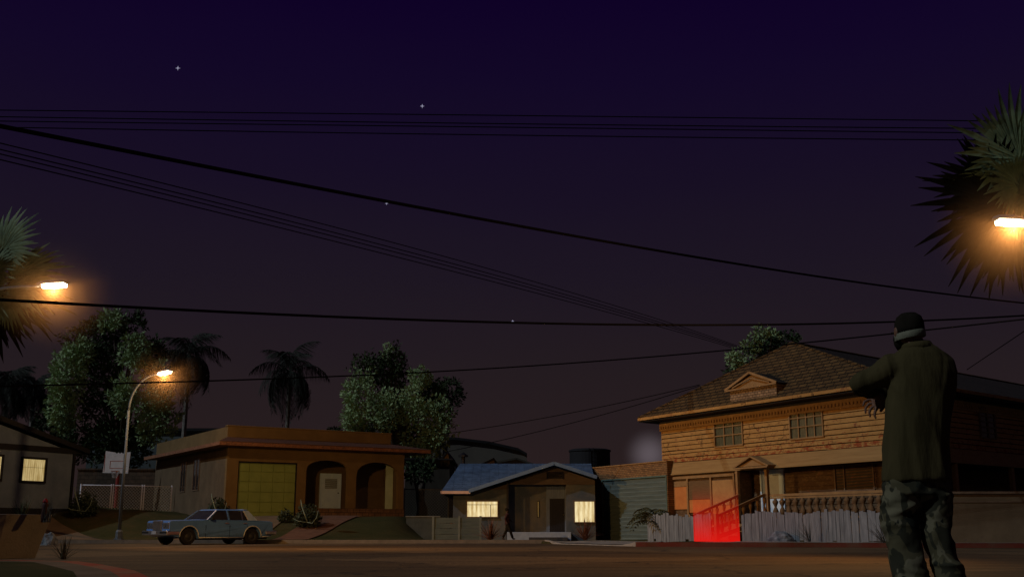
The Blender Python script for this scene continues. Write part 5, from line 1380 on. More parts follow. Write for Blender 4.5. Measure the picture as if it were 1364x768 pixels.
# ================================================================== overhead wires
M['cable'] = flat('black_cable', (.006,.006,.007), 1.0, 0)
def wire(ctrl, r, label, group=None, ext=.25, n=40, name='power_line', cat='wire'):
    P = [at(*c) for c in ctrl]; m = len(P)
    def q(t):
        if m == 2: return P[0]*(1-t)+P[1]*t
        # quadratic through 3
        a, b, c = P; tm = (b.x-a.x)/(c.x-a.x)
        return a*((t-tm)*(t-1)/((0-tm)*(0-1))) + b*((t-0)*(t-1)/((tm-0)*(tm-1))) + c*((t-0)*(t-tm)/((1-0)*(1-tm)))
    e0, e1 = ext if hasattr(ext, '__len__') else (ext, ext)
    pts = [q(-e0+(1+e0+e1)*i/n) for i in range(n+1)]
    mb = MB(); mb.tube(pts, r, 6); o = mb.build(name, M['cable'], smooth=True); tag(o, label, cat, group); return o
ordn = ['topmost', 'second', 'third', 'lowest']
for i, (va, vb, vc) in enumerate(((146.8, 152.6, 161.8), (155.6, 163.5, 171.6), (161.4, 168.2, 177.8), (169.5, 178.5, 187.2))):
    wire([(0, va, 30), (560, vb, 30), (1364, vc, 30)], .017, '%s wire of the near-level bundle crossing the whole upper sky' % ordn[i], 'four level wires high in the sky')
wire([(0, 168, 13), (640, 291.5, 21), (1364, 403.5, 42)], .032, 'thick cable sagging diagonally from upper left down to the right edge', None, (.2, .3))
for i, (va, vb, vc) in enumerate(((190.6, 322, 458), (199, 329, 459.5), (205, 334, 461), (212.6, 340, 463))):
    wire([(0, va, 24), (520, vb, 36), (976, vc, 62)], .016, '%s wire of the slanting bundle running down to the roof tree' % ordn[i], 'four slanting wires', (.3, .12))
wire([(0, 399, 16), (683, 429.5, 22), (1364, 420, 30)], .024, 'heavy cable low across the sky, passing just under the left lamp head')
wire([(0, 514, 22), (700, 487.5, 30), (1364, 425, 24)], .018, 'cable rising from the left lamp post to the right edge behind the cap')
wire([(556, 582, 56), (750, 551.5, 54), (932, 512, 50)], .018, 'upper of two short cables from stucco house to the wooden house roof', 'two service cables', (0, 0))
wire([(590, 602, 60), (750, 566, 56), (932, 513.5, 50.2)], .018, 'lower of two short cables from stucco house to the wooden house roof', 'two service cables', (0, 0))
wire([(1288, 492, 44.5), (1364, 441, 36)], .018, 'short cable climbing from the dark roof to the right edge', None, (0, .5))
# ================================================================== trees
def leaf_mat(name, c1, c2, c3, scale=.35):
    q = NT(name)
    col = q.ramp(q.noise(scale, 3, .6), [(.35, c1), (.5, c2), (.66, c3)])
    col = q.mix(q.ramp(q.noise(6, 2, .5), [(.45, (.0,.0,.0)), (.8, (.5,.5,.5))]), col, c3)
    q.base(col); q.rough(.75, .2)
    return q.m
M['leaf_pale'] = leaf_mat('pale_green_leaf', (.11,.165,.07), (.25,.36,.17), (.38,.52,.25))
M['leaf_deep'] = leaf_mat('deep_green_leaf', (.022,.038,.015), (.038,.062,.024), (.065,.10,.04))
M['bark'] = mat('bark', (.05,.04,.03), (.10,.08,.06), 5, .95, bump=.8, bscale=12, stretch=(1,1,.3))
M['palm_bark'] = mat('palm_bark', (.16,.145,.125), (.27,.25,.22), 3, .95, bump=.8, bscale=10, stretch=(1,1,4))
def spray(mb, lobe, n, size, rnd, thick=.9):
    """leaf clumps: many small sprays of 4-6 leaves on the lobe's volume"""
    cx, cy, cz, rx, ry, rz = lobe
    for i in range(n):
        d = Vector((rnd.gauss(0,1), rnd.gauss(0,1), rnd.gauss(0,1))).normalized()
        r = (1-thick)+thick*rnd.random()**.45
        f = noise.noise(Vector((d.x*1.7+cx, d.y*1.7+cy, d.z*1.7+cz)))*.35 + noise.noise(Vector((d.x*4+cx, d.y*4, d.z*4+cz)))*.22
        r *= 1+f
        p = Vector((cx+d.x*rx*r, cy+d.y*ry*r, cz+d.z*rz*r))
        if noise.noise(p*.9) < -.28: continue
        out = (d+Vector((0,0,.35))+Vector((rnd.gauss(0,.5), rnd.gauss(0,.5), rnd.gauss(0,.5)))).normalized()
        for k in range(4):
            a = (out+Vector((rnd.gauss(0,.7), rnd.gauss(0,.7), rnd.gauss(0,.7)))).normalized()
            b = a.cross(Vector((rnd.gauss(0,1), rnd.gauss(0,1), rnd.gauss(0,1)))).normalized(); s = size*rnd.uniform(.6, 1.35)
            q = p+a*size*.2
            mb.add([q, q+a*s*.45+b*s*.2, q+a*s, q+a*s*.5-b*s*.2], [(0,1,2,3)])
def tree(base, label, H, pale, deep, seed, group='leafy trees behind the houses', size=.31, dens=1.5, cols=None):
    rnd = random.Random(seed); e = empty('leafy_tree', base); tag(e, label, 'tree', group)
    mb = MB(); tp = []
    top = max(l[2] for l in pale+deep)
    mb.tube([(0,0,-.4), (.1,0,H*.2), (-.1,.05,H*.42), (.15,0,H*.7)], [.42,.30,.22,.08], 9)
    for l in pale+deep:
        m = Vector((l[0]*.5, l[1]*.5, l[2]*.72)); mb.tube([(0,0,H*.28), m, (l[0], l[1], l[2])], [.17,.09,.03], 6)
    mb.build('trunk', M['bark'], e, smooth=True)
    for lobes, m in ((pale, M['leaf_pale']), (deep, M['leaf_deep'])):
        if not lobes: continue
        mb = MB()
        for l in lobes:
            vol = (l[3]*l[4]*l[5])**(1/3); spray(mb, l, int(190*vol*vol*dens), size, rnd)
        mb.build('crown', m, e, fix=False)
    return e
def L_(Y, x0, zb):
    """lobe from picture numbers: u,v centre, radii in px, depth offset"""
    def f(u, v, ru, rv, dy=0, ky=.9):
        p = at(u, v, Y+dy); s = 1430/(Y+dy)
        return (p.x-x0, dy, p.z-zb, ru/s, ru/s*ky, rv/s)
    return f
# left tree
Y = 76; bx = gx(152, Y); f = L_(Y, bx, 1.3)
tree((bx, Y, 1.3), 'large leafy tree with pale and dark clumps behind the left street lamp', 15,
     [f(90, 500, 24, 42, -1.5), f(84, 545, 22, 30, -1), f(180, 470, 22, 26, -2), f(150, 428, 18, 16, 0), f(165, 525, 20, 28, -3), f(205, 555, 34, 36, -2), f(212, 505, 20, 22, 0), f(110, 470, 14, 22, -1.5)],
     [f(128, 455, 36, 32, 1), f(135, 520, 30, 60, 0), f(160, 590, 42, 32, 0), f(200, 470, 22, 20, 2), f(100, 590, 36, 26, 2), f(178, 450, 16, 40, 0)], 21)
# middle tree behind the stucco house
Y = 84; bx = gx(530, Y); f = L_(Y, bx, 1.3)
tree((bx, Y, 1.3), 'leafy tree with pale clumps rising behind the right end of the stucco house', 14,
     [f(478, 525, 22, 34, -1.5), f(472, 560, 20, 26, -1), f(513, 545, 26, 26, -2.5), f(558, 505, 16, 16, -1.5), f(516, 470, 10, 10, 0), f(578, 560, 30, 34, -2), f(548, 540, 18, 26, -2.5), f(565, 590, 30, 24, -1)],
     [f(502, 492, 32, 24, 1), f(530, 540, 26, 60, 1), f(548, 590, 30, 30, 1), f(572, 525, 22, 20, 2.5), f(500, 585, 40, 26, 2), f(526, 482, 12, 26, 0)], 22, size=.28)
# tree peeping over the wooden house roof
Y = 72; bx = gx(1012, Y); f = L_(Y, bx, 1.0)
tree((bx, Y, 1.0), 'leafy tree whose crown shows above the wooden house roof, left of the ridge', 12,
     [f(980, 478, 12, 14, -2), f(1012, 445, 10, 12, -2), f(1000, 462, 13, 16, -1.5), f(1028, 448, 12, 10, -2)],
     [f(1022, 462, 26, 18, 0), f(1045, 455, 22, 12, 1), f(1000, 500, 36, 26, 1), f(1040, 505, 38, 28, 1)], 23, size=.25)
# small black tree behind, dark bush in the gap
def dark_tree(u, v, Y, ru, rv, label, seed, H=6):
    bx = gx(u, Y); f = L_(Y, bx, 1.0); tree((bx, Y, 1.0), label, H, [], [f(u, v, ru, rv, 0), f(u+ru*.5, v-rv*.4, ru*.6, rv*.6, 1), f(u-ru*.6, v+rv*.3, ru*.6, rv*.5, -1)], seed, 'dark trees', .30, .9)
dark_tree(590, 530, 104, 26, 26, 'black tree silhouette behind the right side of the middle leafy tree', 31, 13)
dark_tree(446, 580, 100, 16, 10, 'low dark tree top showing over the parapet, left of the middle leafy tree', 32, 8)
dark_tree(560, 626, 63, 18, 16, 'dark drooping bush in the gap under the eave end of the stucco house', 33, 3.5)
dark_tree(70, 560, 92, 22, 22, 'dark tree between grey house roof and the large leafy tree', 34, 9)

# ---------------------------------------------------------------- queen palms (drooping feather fronds)
M['frond_dark'] = mat('dark_frond', (.020,.024,.020), (.045,.052,.040), 3, .8)
def feather_frond(L, seed, droop=1.0, hang=.55):
    rnd = random.Random(seed); mb = MB(); n = 26; pts = []
    for i in range(n+1):
        t = i/n; pts.append(Vector((L*(t-.18*t*t*droop), 0, L*(.80*t-1.15*droop*t*t))))
    mb.tube(pts[::2], [.035*(1-i/(n/2))+.008 for i in range(n//2+1)], 5)
    for i in range(3, n+1):
        t = i/n; l = L*.30*(math.sin(math.pi*min(1, t*.85+.12))+.25)
        for s in (-1, 1):
            for k in range(2):
                p = pts[i]+(pts[i]-pts[i-1])*(k*.5); a = rnd.uniform(.5, 1.0); dx = rnd.uniform(.05, .35)
                m = p+Vector((dx*l*.5, s*l*.36*a, -l*.12)); tip = p+Vector((dx*l, s*l*.5*a, -l*(hang*1.5+.45*rnd.random())))
                w_ = Vector((.022, 0, .008))
                mb.add([p-w_*.6, p+w_*.6, m+w_, tip, m-w_], [(0,1,2,3,4)])
    return mb
_fr = {}
def queen_palm(u, v, Y, label, r, seed, trunk_m=None):
    c = at(u, v, Y); zb = 1.0; e = empty('feather_palm', (c.x, Y, zb)); tag(e, label, 'palm tree', 'dark feather palms in the distance')
    H = c.z-zb; mb = MB(); n = 24; mb.tube([(.35*math.sin(i/n*1.4)*0, 0, -.3+(H+.3)*i/n) for i in range(n+1)], [.17+.012*(i % 2) for i in range(n+1)], 9); mb.build('trunk', M['palm_bark'], e)
    rnd = random.Random(seed)
    for k in range(28):
        key = (k % 4, round(r, 1))
        if key not in _fr:
            m_ = feather_frond(r*1.12, 40+k, .8+.2*(k % 4), .5+.1*(k % 3)); o = m_.build('frond', M['frond_dark'], e, fix=False); _fr[key] = o.data
        else:
            o = bpy.data.objects.new('frond', _fr[key]); C.objects.link(o); o.parent = e
        o.location = (0, 0, H-.1+.2*rnd.random()); o.rotation_euler = (rnd.uniform(-.15,.15), (-.85 if k < 7 else (.0 if k < 13 else .75))+rnd.uniform(-.15,.15), k*2.399+rnd.uniform(-.2,.2)); s = rnd.uniform(.8, 1.05); o.scale = (s, s, s)
queen_palm(252, 474, 84, 'dark feather palm just right of the left street lamp, its pale trunk above the parapet', 3.2, 1)
queen_palm(386, 496, 92, 'dark feather palm above the middle of the stucco house roof', 3.5, 2)
queen_palm(10, 516, 86, 'dark feather palm over the grey house roof, the one cut by the left edge', 2.8, 3)
queen_palm(46, 520, 94, 'dark feather palm over the grey house roof, beside the large leafy tree', 2.8, 4)

# ---------------------------------------------------------------- fan palms by the near lamps
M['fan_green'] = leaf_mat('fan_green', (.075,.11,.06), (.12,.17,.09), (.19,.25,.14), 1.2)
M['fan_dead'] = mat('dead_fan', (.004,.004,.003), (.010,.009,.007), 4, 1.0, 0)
def fan_leaf(e, origin, direction, R_, m, seed, pet=.8, n=28, half=105, droop=.25, roll=0.0, wid=.048):
    rnd = random.Random(seed); mb = MB(); d = Vector(direction).normalized(); o = Vector(origin)
    side = d.cross(Vector((0,0,1)))
    side = side.normalized() if side.length > .05 else Vector((1,0,0)); nn = side.cross(d).normalized()
    if roll:
        q = Matrix.Rotation(roll, 3, d); side = q @ side; nn = q @ nn
    hub = o+d*pet; mb.tube([o, o+d*pet*.5+Vector((0,0,.03)), hub], [.03,.022,.016], 5)
    for i in range(n):
        a = math.radians(-half+2*half*i/(n-1)+rnd.uniform(-2, 2)); L = R_*(1-.35*abs(a/math.radians(half))**1.6)*rnd.uniform(.72, 1.08)
        bd = (d*math.cos(a)+side*math.sin(a)).normalized(); bs = (side*math.cos(a)-d*math.sin(a)).normalized()
        w_ = wid*(R_/1.2)**.7; vs = []; K = 5
        for k in range(K+1):
            t = k/K; p = hub+bd*(L*t)+nn*(.05*R_*math.sin(t*3.1))-Vector((0,0,droop*L*max(0, t-.45)**1.5*1.8))
            ww = w_*(.25+1.0*min(1, t*2.2))*(1-max(0, (t-.55)/.45)**1.3*.93)
            vs += [p-bs*ww, p+nn*ww*.55*(1-t), p+bs*ww]
        fs = []
        for k in range(K):
            b = k*3; fs += [(b, b+1, b+4, b+3), (b+1, b+2, b+5, b+4)]
        mb.add(vs, fs)
    return mb.build('frond', m, e, fix=False)
def fan_palm(centre, label, specs, seed, rr=1.15, extra=10):
    c = centre; zb = 0.0; e = empty('fan_palm', (c.x, c.y, .15)); tag(e, label, 'palm tree', 'fan palms beside the near street lamps')
    H = c.z-.15; mb = MB(); n = 30; mb.tube([(0, 0, -.3+(H+.3)*i/n) for i in range(n+1)], [.24-.08*i/n+.015*(i % 2) for i in range(n+1)], 10); mb.build('trunk', M['palm_bark'], e)
    rnd = random.Random(seed)
    for i, (dx, dy, dz, R_, g, pet, roll) in enumerate(specs):
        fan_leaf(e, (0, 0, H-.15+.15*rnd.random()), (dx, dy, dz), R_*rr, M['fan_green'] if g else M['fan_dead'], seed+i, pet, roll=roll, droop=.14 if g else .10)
    for k in range(extra):
        a = rnd.uniform(0, math.pi) ; z = rnd.uniform(-.8, .8)
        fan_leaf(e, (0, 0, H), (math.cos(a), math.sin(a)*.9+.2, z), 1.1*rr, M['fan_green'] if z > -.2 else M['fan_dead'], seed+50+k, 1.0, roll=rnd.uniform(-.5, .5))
# right palm (behind the right lamp head)
cr = at(1380, 250, 25.6)
fan_palm(cr, 'fan palm behind the lit lamp head at the right edge', [
    (-.44, -.1, 1, 2.1, 1, .9, 1.4), (.05, .2, 1, 1.9, 1, .9, 1.3), (.6, .2, .8, 1.6, 1, 1.0, 1.3),
    (-1, .1, .22, 1.8, 0, 1.0, 1.4), (-1, .3, .55, 1.2, 0, .9, 1.3), (-.75, -.3, .1, 1.25, 1, .45, 1.45),
    (-1, .1, -.42, 2.6, 0, .7, 1.45), (-.75, .15, -.90, 2.2, 0, .7, 1.4), (-.35, .2, -1, 1.9, 0, .6, 1.4),
    (-.5, -.4, -.45, 1.1, 1, .35, 1.5), (-.15, -.4, -.9, 1.3, 1, .55, 1.4),
    (.4, -.4, -.4, 1.4, 1, .7, 1.3), (.8, -.2, .2, 1.5, 1, .8, 1.3), (.1, -.5, .45, 1.1, 1, .6, 1.2)], 61, 1.0, extra=4)
cl = at(-26, 372, 33.5)
fan_palm(cl, 'fan palm behind the lit lamp head at the left edge', [
    (.62, -.1, .90, 1.75, 1, 1.15, 1.4), (.1, .1, 1, 1.6, 1, .9, 1.35), (1, .1, .12, 1.9, 1, 1.0, 1.4), (.75, -.3, .42, 1.2, 1, .5, 1.4),
    (1, .2, -.35, 2.1, 0, .9, 1.4), (.6, .1, -.80, 2.0, 0, .7, 1.4), (.2, .1, -1, 1.9, 0, .7, 1.4),
    (.5, -.3, -.55, 1.2, 1, .8, 1.4), (.25, -.4, -.3, 1.2, 1, .6, 1.3), (.9, -.2, -.55, 1.3, 1, 1.2, 1.45), (.1, -.4, .4, 1.2, 1, .7, 1.2)], 81, 1.0, extra=4)
# ================================================================== people
def camo():
    q = NT('camouflage_cloth')
    def n(sc_, seed):
        k = q.n.new('ShaderNodeTexNoise'); k.inputs['Scale'].default_value = sc_; k.inputs['Detail'].default_value = 2.2; k.inputs['Distortion'].default_value = .8
        m = q.n.new('ShaderNodeMapping'); m.inputs['Location'].default_value = (seed, seed*2, 0); m.inputs['Scale'].default_value = (1, 1, .75); q.link(q.co, m.inputs[0]); q.link(m.outputs[0], k.inputs['Vector']); return k.outputs['Fac']
    c = (.085,.075,.04)
    c = q.mix(q.ramp(n(9.5, 1), [(.50, (0,0,0)), (.52, (1,1,1))]), c, (.035,.034,.021))
    c = q.mix(q.ramp(n(8.5, 4), [(.56, (0,0,0)), (.58, (1,1,1))]), c, (.145,.13,.078))
    c = q.mix(q.ramp(n(10, 9), [(.61, (0,0,0)), (.63, (1,1,1))]), c, (.02,.022,.016))
    q.base(c); q.rough(.95, .1); q.bump(q.noise(60, 3), .2, .004); return q.m
M['camo'] = camo()
M['olive'] = mat('olive_cloth', (.052,.042,.017), (.074,.058,.024), 2.2, .95, .1, .35, 7, stretch=(2.2,2.2,.5), dist=.03)
M['skin'] = mat('brown_skin', (.15,.07,.038), (.20,.095,.052), 6, .6, .35, .1)
M['cap'] = mat('black_cloth', (.012,.010,.007), (.020,.017,.012), 8, 1.0, .05)
M['band'] = mat('pale_green_band', (.14,.14,.095), (.19,.19,.13), 14, .9, bump=.3, bscale=60)
def man():
    Y = 6.0; G0 = at(1225, 800, Y); ox = at(1236, 830, Y).x
    e = empty('person', (ox, Y, 0)); tag(e, 'man seen from behind in black cap, olive shirt and camouflage trousers, left arm bent out', 'person')
    def X(u, v): return at(u, v, Y).x-ox
    def Z(u, v): return at(u, v, Y).z
    # ---------- body (continuous): head, neck, trunk, legs, arms
    mb = MB()
    hx = X(1213.8, 435); hz = lambda v: Z(1212, v)
    hy = .03
    head = [(hz(418), .045, .05, -.01), (hz(422), .064, .075, 0), (hz(430), .074, .088, .005), (hz(440), .075, .092, .01), (hz(448), .070, .090, .015), (hz(455), .058, .080, .03), (hz(461), .045, .06, .045)]
    mb.rings([((hx+.0*i, hy+dy, z), rx, ry) for i, (z, rx, ry, dy) in enumerate(head)][::-1], 18)
    # nose, brow (face looks away from the camera)
    mb.ball((hx-.005, hy+.105, hz(444)), .016, .022, .02, 8); mb.ball((hx, hy+.10, hz(453)), .03, .02, .018, 8)
    for s in (-1, 1): mb.ball((hx+s*.078, hy-.0, hz(441)), .011, .022, .031, 8)     # ears
    nx = X(1218, 462)
    mb.tube([(hx+.01, hy+.0, hz(448)), (nx, -.0, hz(458)), (nx+.01, .03, hz(474))], [.056, .056, .050], 14)
    rows = [(474, 1208, 1240), (484, 1196, 1262), (500, 1190, 1268), (540, 1192, 1262), (590, 1190, 1256), (630, 1188, 1262), (655, 1188, 1262)]
    mb.rings([((X((a+b)/2, v), .02, Z(1225, v)), (X(b, v)-X(a, v))/2*.90, .08, .85) for v, a, b in rows][::-1], 20)
    legs = [[(650, 1201, 17), (690, 1200, 18), (720, 1205, 15), (745, 1209, 14), (790, 1213, 11), (835, 1213, 9)],
            [(650, 1244, 17), (690, 1246, 16), (720, 1251, 15), (745, 1257, 14), (790, 1267, 11), (835, 1272, 9)]]
    ly = [[0, .03, .04, .02, -.02, -.03], [0, .0, .0, -.03, -.08, -.10]]
    for L, yy in zip(legs, ly):
        mb.tube([(X(u, v), y, Z(u, v)) for (v, u, r), y in zip(L, yy)], [r/240 for v, u, r in L], 12)
    # left arm: shoulder -> elbow -> wrist
    sh = Vector((X(1196, 484), .0, Z(1196, 484))); el = Vector((X(1149, 512), .10, Z(1149, 512)))
    wr = Vector((X(1184, 533), .26, 0)); wr.z = at(1184, 531, Y+.26).z; wr.x = at(1184, 531, Y+.26).x-ox
    mb.tube([sh, sh*.5+el*.5, el, el*.5+wr*.5, wr], [.050, .042, .036, .034, .025], 12)
    # right arm held in front of the body
    sr = Vector((X(1264, 490), .02, Z(1264, 490))); er = Vector((X(1262, 560), .10, Z(1262, 560))); wr2 = Vector((X(1235, 540), .30, Z(1235, 548)))
    mb.tube([sr, er, wr2], [.055, .043, .027], 12)
    mb.ball((wr2.x-.04, wr2.y+.05, wr2.z+.02), .045, .05, .03, 8)
    # hand: palm plus five bent fingers
    def P(u, v, d): q = at(u, v, Y+d); return Vector((q.x-ox, d, q.z))
    palm0, palm1 = wr, P(1164, 537.5, .272)
    mb.tube([palm0, P(1178, 533, .27), P(1171, 536.5, .27), palm1], [.025, .034, .037, .026], 12)
    fingers = [[(1168, 533.5, .285), (1158, 531.5, .299), (1151.2, 534.8, .305), (1149.5, 541, .302)],
               [(1167, 536, .275), (1157.5, 537.2, .284), (1152.8, 543, .289), (1152.8, 550.5, .285)],
               [(1167, 539, .264), (1160.5, 542.6, .268), (1157.8, 548.8, .27), (1159.3, 555.2, .268)],
               [(1169, 541.5, .253), (1165.6, 547.6, .251), (1164.9, 552.6, .25), (1167, 557.5, .248)]]
    for k, fg in enumerate(fingers):
        mb.tube([P(*q) for q in fg], [.0112, .0095, .0083, .0058], 8)
    mb.tube([P(1178, 536, .245), P(1175.5, 543, .234), P(1172.5, 548, .23)], [.0145, .0115, .0085], 8)
    organic(mb, 'body', M['skin'], e, .0042, 3)
    # ---------- shirt
    mb = MB()
    rows = [(457, 1207, 1238, .062), (462, 1204, 1243, .075), (466, 1199, 1250, .09), (472, 1193, 1260, .105), (482, 1188, 1269, .12), (495, 1186, 1272.5, .128), (515, 1184, 1272, .135), (540, 1182, 1268, .135), (565, 1180.5, 1264.5, .132), (590, 1179, 1263, .13), (615, 1178, 1264, .135), (637, 1177.5, 1266.5, .14)]
    mb.rings([((X((a+b)/2, v), .01, Z(1225, v)), (X(b, v)-X(a, v))/2, d, .86) for v, a, b, d in rows][::-1], 28)
    # drooping hem
    a, b = 1177.5, 1266.5; mb.rings([((X((a+b)/2, 643), .01, Z(1225, 641)), (X(b, 640)-X(a, 640))/2*.99, .138, .86), ((X((a+b)/2, 630), .01, Z(1225, 628)), (X(b, 630)-X(a, 630))/2, .138, .86)], 28)
    # left sleeve: loose, bunched at the elbow
    S0 = Vector((X(1206, 489), .01, Z(1206, 489)))
    pts = [S0, Vector((X(1188, 491), .02, Z(1188, 491))), Vector((X(1168, 501), .05, Z(1168, 501))), Vector((X(1150, 508.5), .08, Z(1150, 508.5))), Vector((X(1141, 513), .10, Z(1141, 513)))]
    mb.tube(pts, [.088, .082, .074, .062, .040], 16)
    el2 = P(1150, 515, .12); mb.tube([P(1144, 512, .11), el2, P(1162, 519, .18), P(1172, 523, .22), P(1181, 528, .25)], [.048, .056, .048, .040, .034], 14)
    # right sleeve hangs forward
    mb.tube([(X(1257, 489), .02, Z(1257, 489)), (X(1258, 520), .06, Z(1258, 520)), (X(1253, 556), .12, Z(1258, 556)), (X(1244, 548), .24, Z(1244, 548))], [.058, .058, .056, .045], 14)
    sh_ = organic(mb, 'shirt', M['olive'], e, .008, 4, folds=(.011, (9, 9, 2.2)))
    mb = MB()                                                    # collar
    cx = X(1223, 459)
    rs = []
    for z, rx, ry in ((Z(1225, 466), .098, .085), (Z(1225, 459), .085, .075), (Z(1225, 454.5), .072, .066), (Z(1225, 456), .062, .058), (Z(1225, 464), .066, .060)):
        rs.append(((cx, .01, z), rx, ry))
    mb.rings(rs, 24); mb.build('collar', M['olive'], sh_, smooth=True)
    # ---------- trousers
    mb = MB()
    rows = [(628, 1181, 1263), (645, 1178.5, 1265.5), (658, 1177, 1267)]
    mb.rings([((X((a+b)/2, v), .01, Z(1225, v)), (X(b, v)-X(a, v))/2, .125, .85) for v, a, b in rows][::-1], 26)
    LL = [(652, 1178, 1223), (668, 1176.5, 1225), (690, 1175.5, 1224.5), (705, 1179, 1225), (718, 1184, 1226.5), (732, 1187, 1229), (750, 1189.5, 1233), (768, 1192, 1237), (795, 1193, 1240), (825, 1190, 1243), (840, 1188, 1244)]
    RR = [(652, 1222, 1267), (668, 1223.5, 1268), (690, 1226, 1266), (705, 1228.5, 1265), (718, 1231.5, 1267), (732, 1235, 1271), (750, 1240, 1277), (768, 1244.5, 1282), (795, 1249, 1290), (825, 1251, 1297), (840, 1250, 1300)]
    for T, yo in ((LL, [0, .01, .03, .04, .04, .03, .02, .0, -.02, -.03, -.03]), (RR, [0, 0, 0, 0, -.01, -.02, -.04, -.06, -.08, -.10, -.10])):
        mb.rings([((X((a+b)/2, v), .01+y*.6, Z(1225, v)), (X(b, v)-X(a, v))/2, .105-.015*i/10+.008*math.sin(i*2.3), .92) for i, ((v, a, b), y) in enumerate(zip(T, yo))][::-1], 22)
    organic(mb, 'trousers', M['camo'], e, .008, 4, folds=(.013, (6, 6, 9)))
    # ---------- shoes
    for (u, yy, tz) in ((1216, -.0, 0), (1273, -.06, 0)):
        mb = MB(); x = at(u, 845, Y).x-ox
        mb.rings([((x, yy+.06, 0), .052, .145), ((x, yy+.06, .03), .054, .148), ((x, yy+.04, .07), .045, .12), ((x, yy-.01, .11), .042, .065)], 18)
        organic(mb, 'shoe', M['cap'], e, .008, 3)
    # ---------- cap, headband, beard shadow
    mb = MB()
    mb.rings([((hx, hy, hz(444)), .0785, .097), ((hx, hy, hz(436)), .0800, .099), ((hx-.001, hy-.004, hz(428)), .0775, .095), ((hx-.001, hy-.006, hz(421)), .066, .080), ((hx-.001, hy-.006, hz(416.5)), .042, .05), ((hx, hy-.006, hz(415)), .012, .015)], 26)
    # peak pointing away from the camera
    vs = []; n = 12
    for z, k in ((0, 1), (.008, 1)):
        for i in range(n+1):
            a = math.pi*(.12+.76*i/n); vs.append((hx+.078*math.cos(a), hy+.06+.10*math.sin(a), hz(440)+z+.012*math.sin(a)))
    mb.add(vs, [list(range(n, -1, -1)), list(range(n+1, 2*n+2))]+[(i, i+1, n+2+i, n+1+i) for i in range(n)]+[(n, 0, n+1, 2*n+1)])
    cp = mb.build('cap', M['cap'], e, smooth=True)
    mb = MB(); vs = []; n = 30
    for k in range(n):
        a = 2*math.pi*k/n; tz = -.012*math.cos(a)*-1
        for rr, dz in ((1.02, -.020), (1.045, -.018), (1.045, .018), (1.02, .020)):
            vs.append((hx+.0795*rr*math.cos(a), hy+.098*rr*math.sin(a), hz(445.5)+dz+tz))
    mb.add(vs, [(k*4+j, k*4+(j+1) % 4, ((k+1) % n)*4+(j+1) % 4, ((k+1) % n)*4+j) for k in range(n) for j in range(4)])
    mb.build('headband', M['band'], e, smooth=True)
    mb = MB(); mb.rings([((hx-.012, hy+.052, hz(462)), .046, .05), ((hx-.012, hy+.045, hz(456)), .062, .062), ((hx-.008, hy+.035, hz(449)), .074, .068), ((hx-.004, hy+.03, hz(445)), .076, .068)], 20)
    mb.build('beard', M['cap'], e, smooth=True)
man()
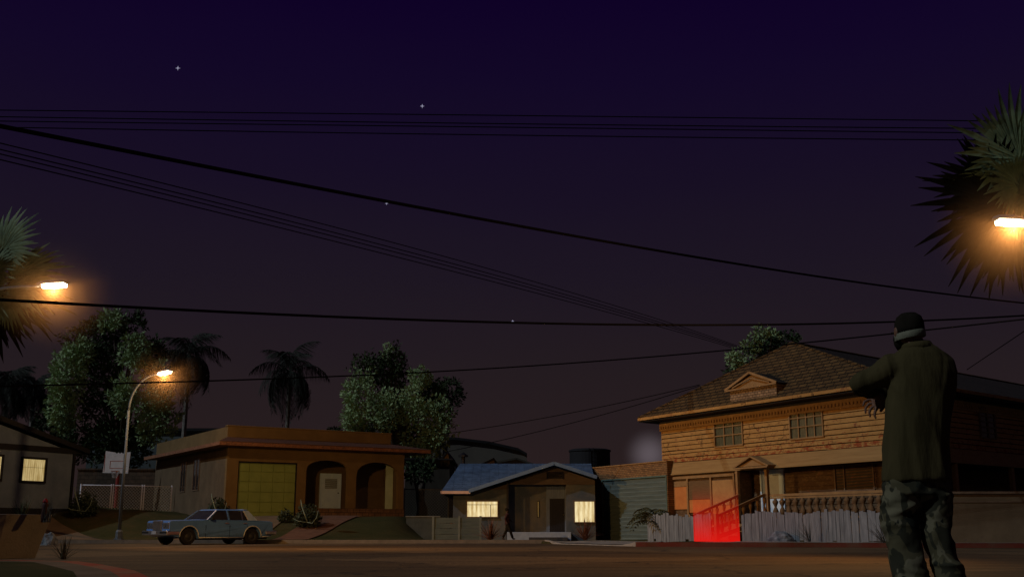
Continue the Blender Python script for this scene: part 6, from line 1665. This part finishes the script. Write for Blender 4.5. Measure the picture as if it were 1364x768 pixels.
def walker():
    Y = 49.0; x = gx(676, Y); zb = .13; e = empty('person', (x, Y-.3, zb)); tag(e, 'small dark figure walking with spread legs in front of the bungalow porch post', 'person')
    e.scale = (.79, .79, .79)
    H = 1.7; mb = MB()
    mb.ball((0, 0, 1.58), .085, .095, .115, 12); mb.tube([(0,0,1.52), (-.01,0,1.40)], [.05, .06], 10); mb.ball((.085, 0, 1.57), .018, .015, .02, 6)
    mb.rings([((0,0,.86), .12, .15), ((-.01,0,1.0), .11, .14), ((-.01,0,1.2), .125, .18), ((-.01,0,1.36), .11, .19), ((-.01,0,1.42), .06, .08)], 16)
    mb.tube([(0,-.08,.9), (.16,-.08,.48), (.30,-.08,.08), (.32,-.08,.05), (.44,-.08,.05)], [.09,.065,.045,.045,.03], 10)
    mb.tube([(0,.08,.9), (-.06,.08,.48), (-.26,.08,.12), (-.27,.08,.06), (-.15,.08,.03)], [.09,.065,.045,.045,.03], 10)
    mb.tube([(0,-.2,1.36), (-.14,-.23,1.12), (-.02,-.23,.92), (.0,-.23,.85)], [.05,.042,.032,.03], 10)
    mb.tube([(0,.2,1.36), (.10,.23,1.12), (.25,.23,.98), (.30,.22,.96)], [.05,.042,.032,.03], 10)
    organic(mb, 'body', mat('dark_skin', (.05,.03,.022), (.07,.04,.03), 5), e, .016, 2)
    mb = MB(); mb.rings([((0,0,.82), .15, .18), ((-.01,0,1.0), .135, .17), ((-.01,0,1.2), .145, .20), ((-.01,0,1.36), .13, .21), ((-.01,0,1.44), .075, .09)], 18)
    mb.tube([(0,-.19,1.37), (-.13,-.23,1.14), (-.06,-.23,1.0)], [.07,.058,.045], 10); mb.tube([(0,.19,1.37), (.09,.23,1.14), (.17,.23,1.04)], [.07,.058,.045], 10)
    organic(mb, 'jacket', mat('maroon_cloth', (.025,.008,.008), (.04,.012,.01), 5), e, .018, 2)
    mb = MB(); mb.tube([(0,-.08,.88), (.15,-.08,.50), (.29,-.08,.10)], [.11,.085,.07], 10); mb.tube([(0,.08,.88), (-.06,.08,.50), (-.25,.08,.13)], [.11,.085,.07], 10); mb.rings([((0,0,.78), .12, .16), ((0,0,.92), .13, .16)], 14)
    organic(mb, 'trousers', M['cap'], e, .018, 2)
    mb = MB(); rnd = random.Random(2)
    mb.ball((-.015, 0, 1.62), .10, .105, .10, 10)
    for k in range(22):
        d = Vector((rnd.gauss(-.1, .6), rnd.gauss(0, .6), abs(rnd.gauss(.5, .5)))).normalized(); c = Vector((-.015, 0, 1.61)); mb.tube([c+d*.07, c+d*.17], [.022, .004], 5)
    organic(mb, 'hair', M['cap'], e, .014, 1)
walker()
# ================================================================== added tinted scattering spheres that give each lamp its halo
def add_halo(p, r=1.75, dens=.15):
    q = NT('halo_volume'); q.n.remove(q.b)
    v = q.n.new('ShaderNodeVolumePrincipled'); v.inputs['Color'].default_value = (1.0, .62, .30, 1)
    L = q.n.new('ShaderNodeVectorMath'); L.operation = 'LENGTH'; q.link(q.co, L.inputs[0])
    m = q.n.new('ShaderNodeMapRange'); m.inputs['From Min'].default_value = 0; m.inputs['From Max'].default_value = r; m.inputs['To Min'].default_value = dens; m.inputs['To Max'].default_value = 0
    q.link(L.outputs['Value'], m.inputs['Value']); m.inputs['To Min'].default_value = 1
    pw = q.n.new('ShaderNodeMath'); pw.operation = 'POWER'; pw.inputs[1].default_value = 2.0; q.link(m.outputs[0], pw.inputs[0]); ml = q.n.new('ShaderNodeMath'); ml.operation = 'MULTIPLY'; ml.inputs[1].default_value = dens; q.link(pw.outputs[0], ml.inputs[0])
    q.link(ml.outputs[0], v.inputs['Density'])
    q.link(v.outputs[0], q.o.inputs['Volume'])
    o = MB().add(*ico(r)).build('lamp_halo', q.m); o.location = p; tag(o, kind='stuff')
def ico(r):
    bm = bmesh.new(); bmesh.ops.create_icosphere(bm, subdivisions=3, radius=r*1.02)
    vs = [tuple(v.co) for v in bm.verts]; fs = [[v.index for v in f.verts] for f in bm.faces]; bm.free(); return vs, fs
for p, d_ in ((l1p, .20), (l2p, .06), (l3p, .20)): add_halo(p+Vector((0, 0, -.05)), dens=d_)
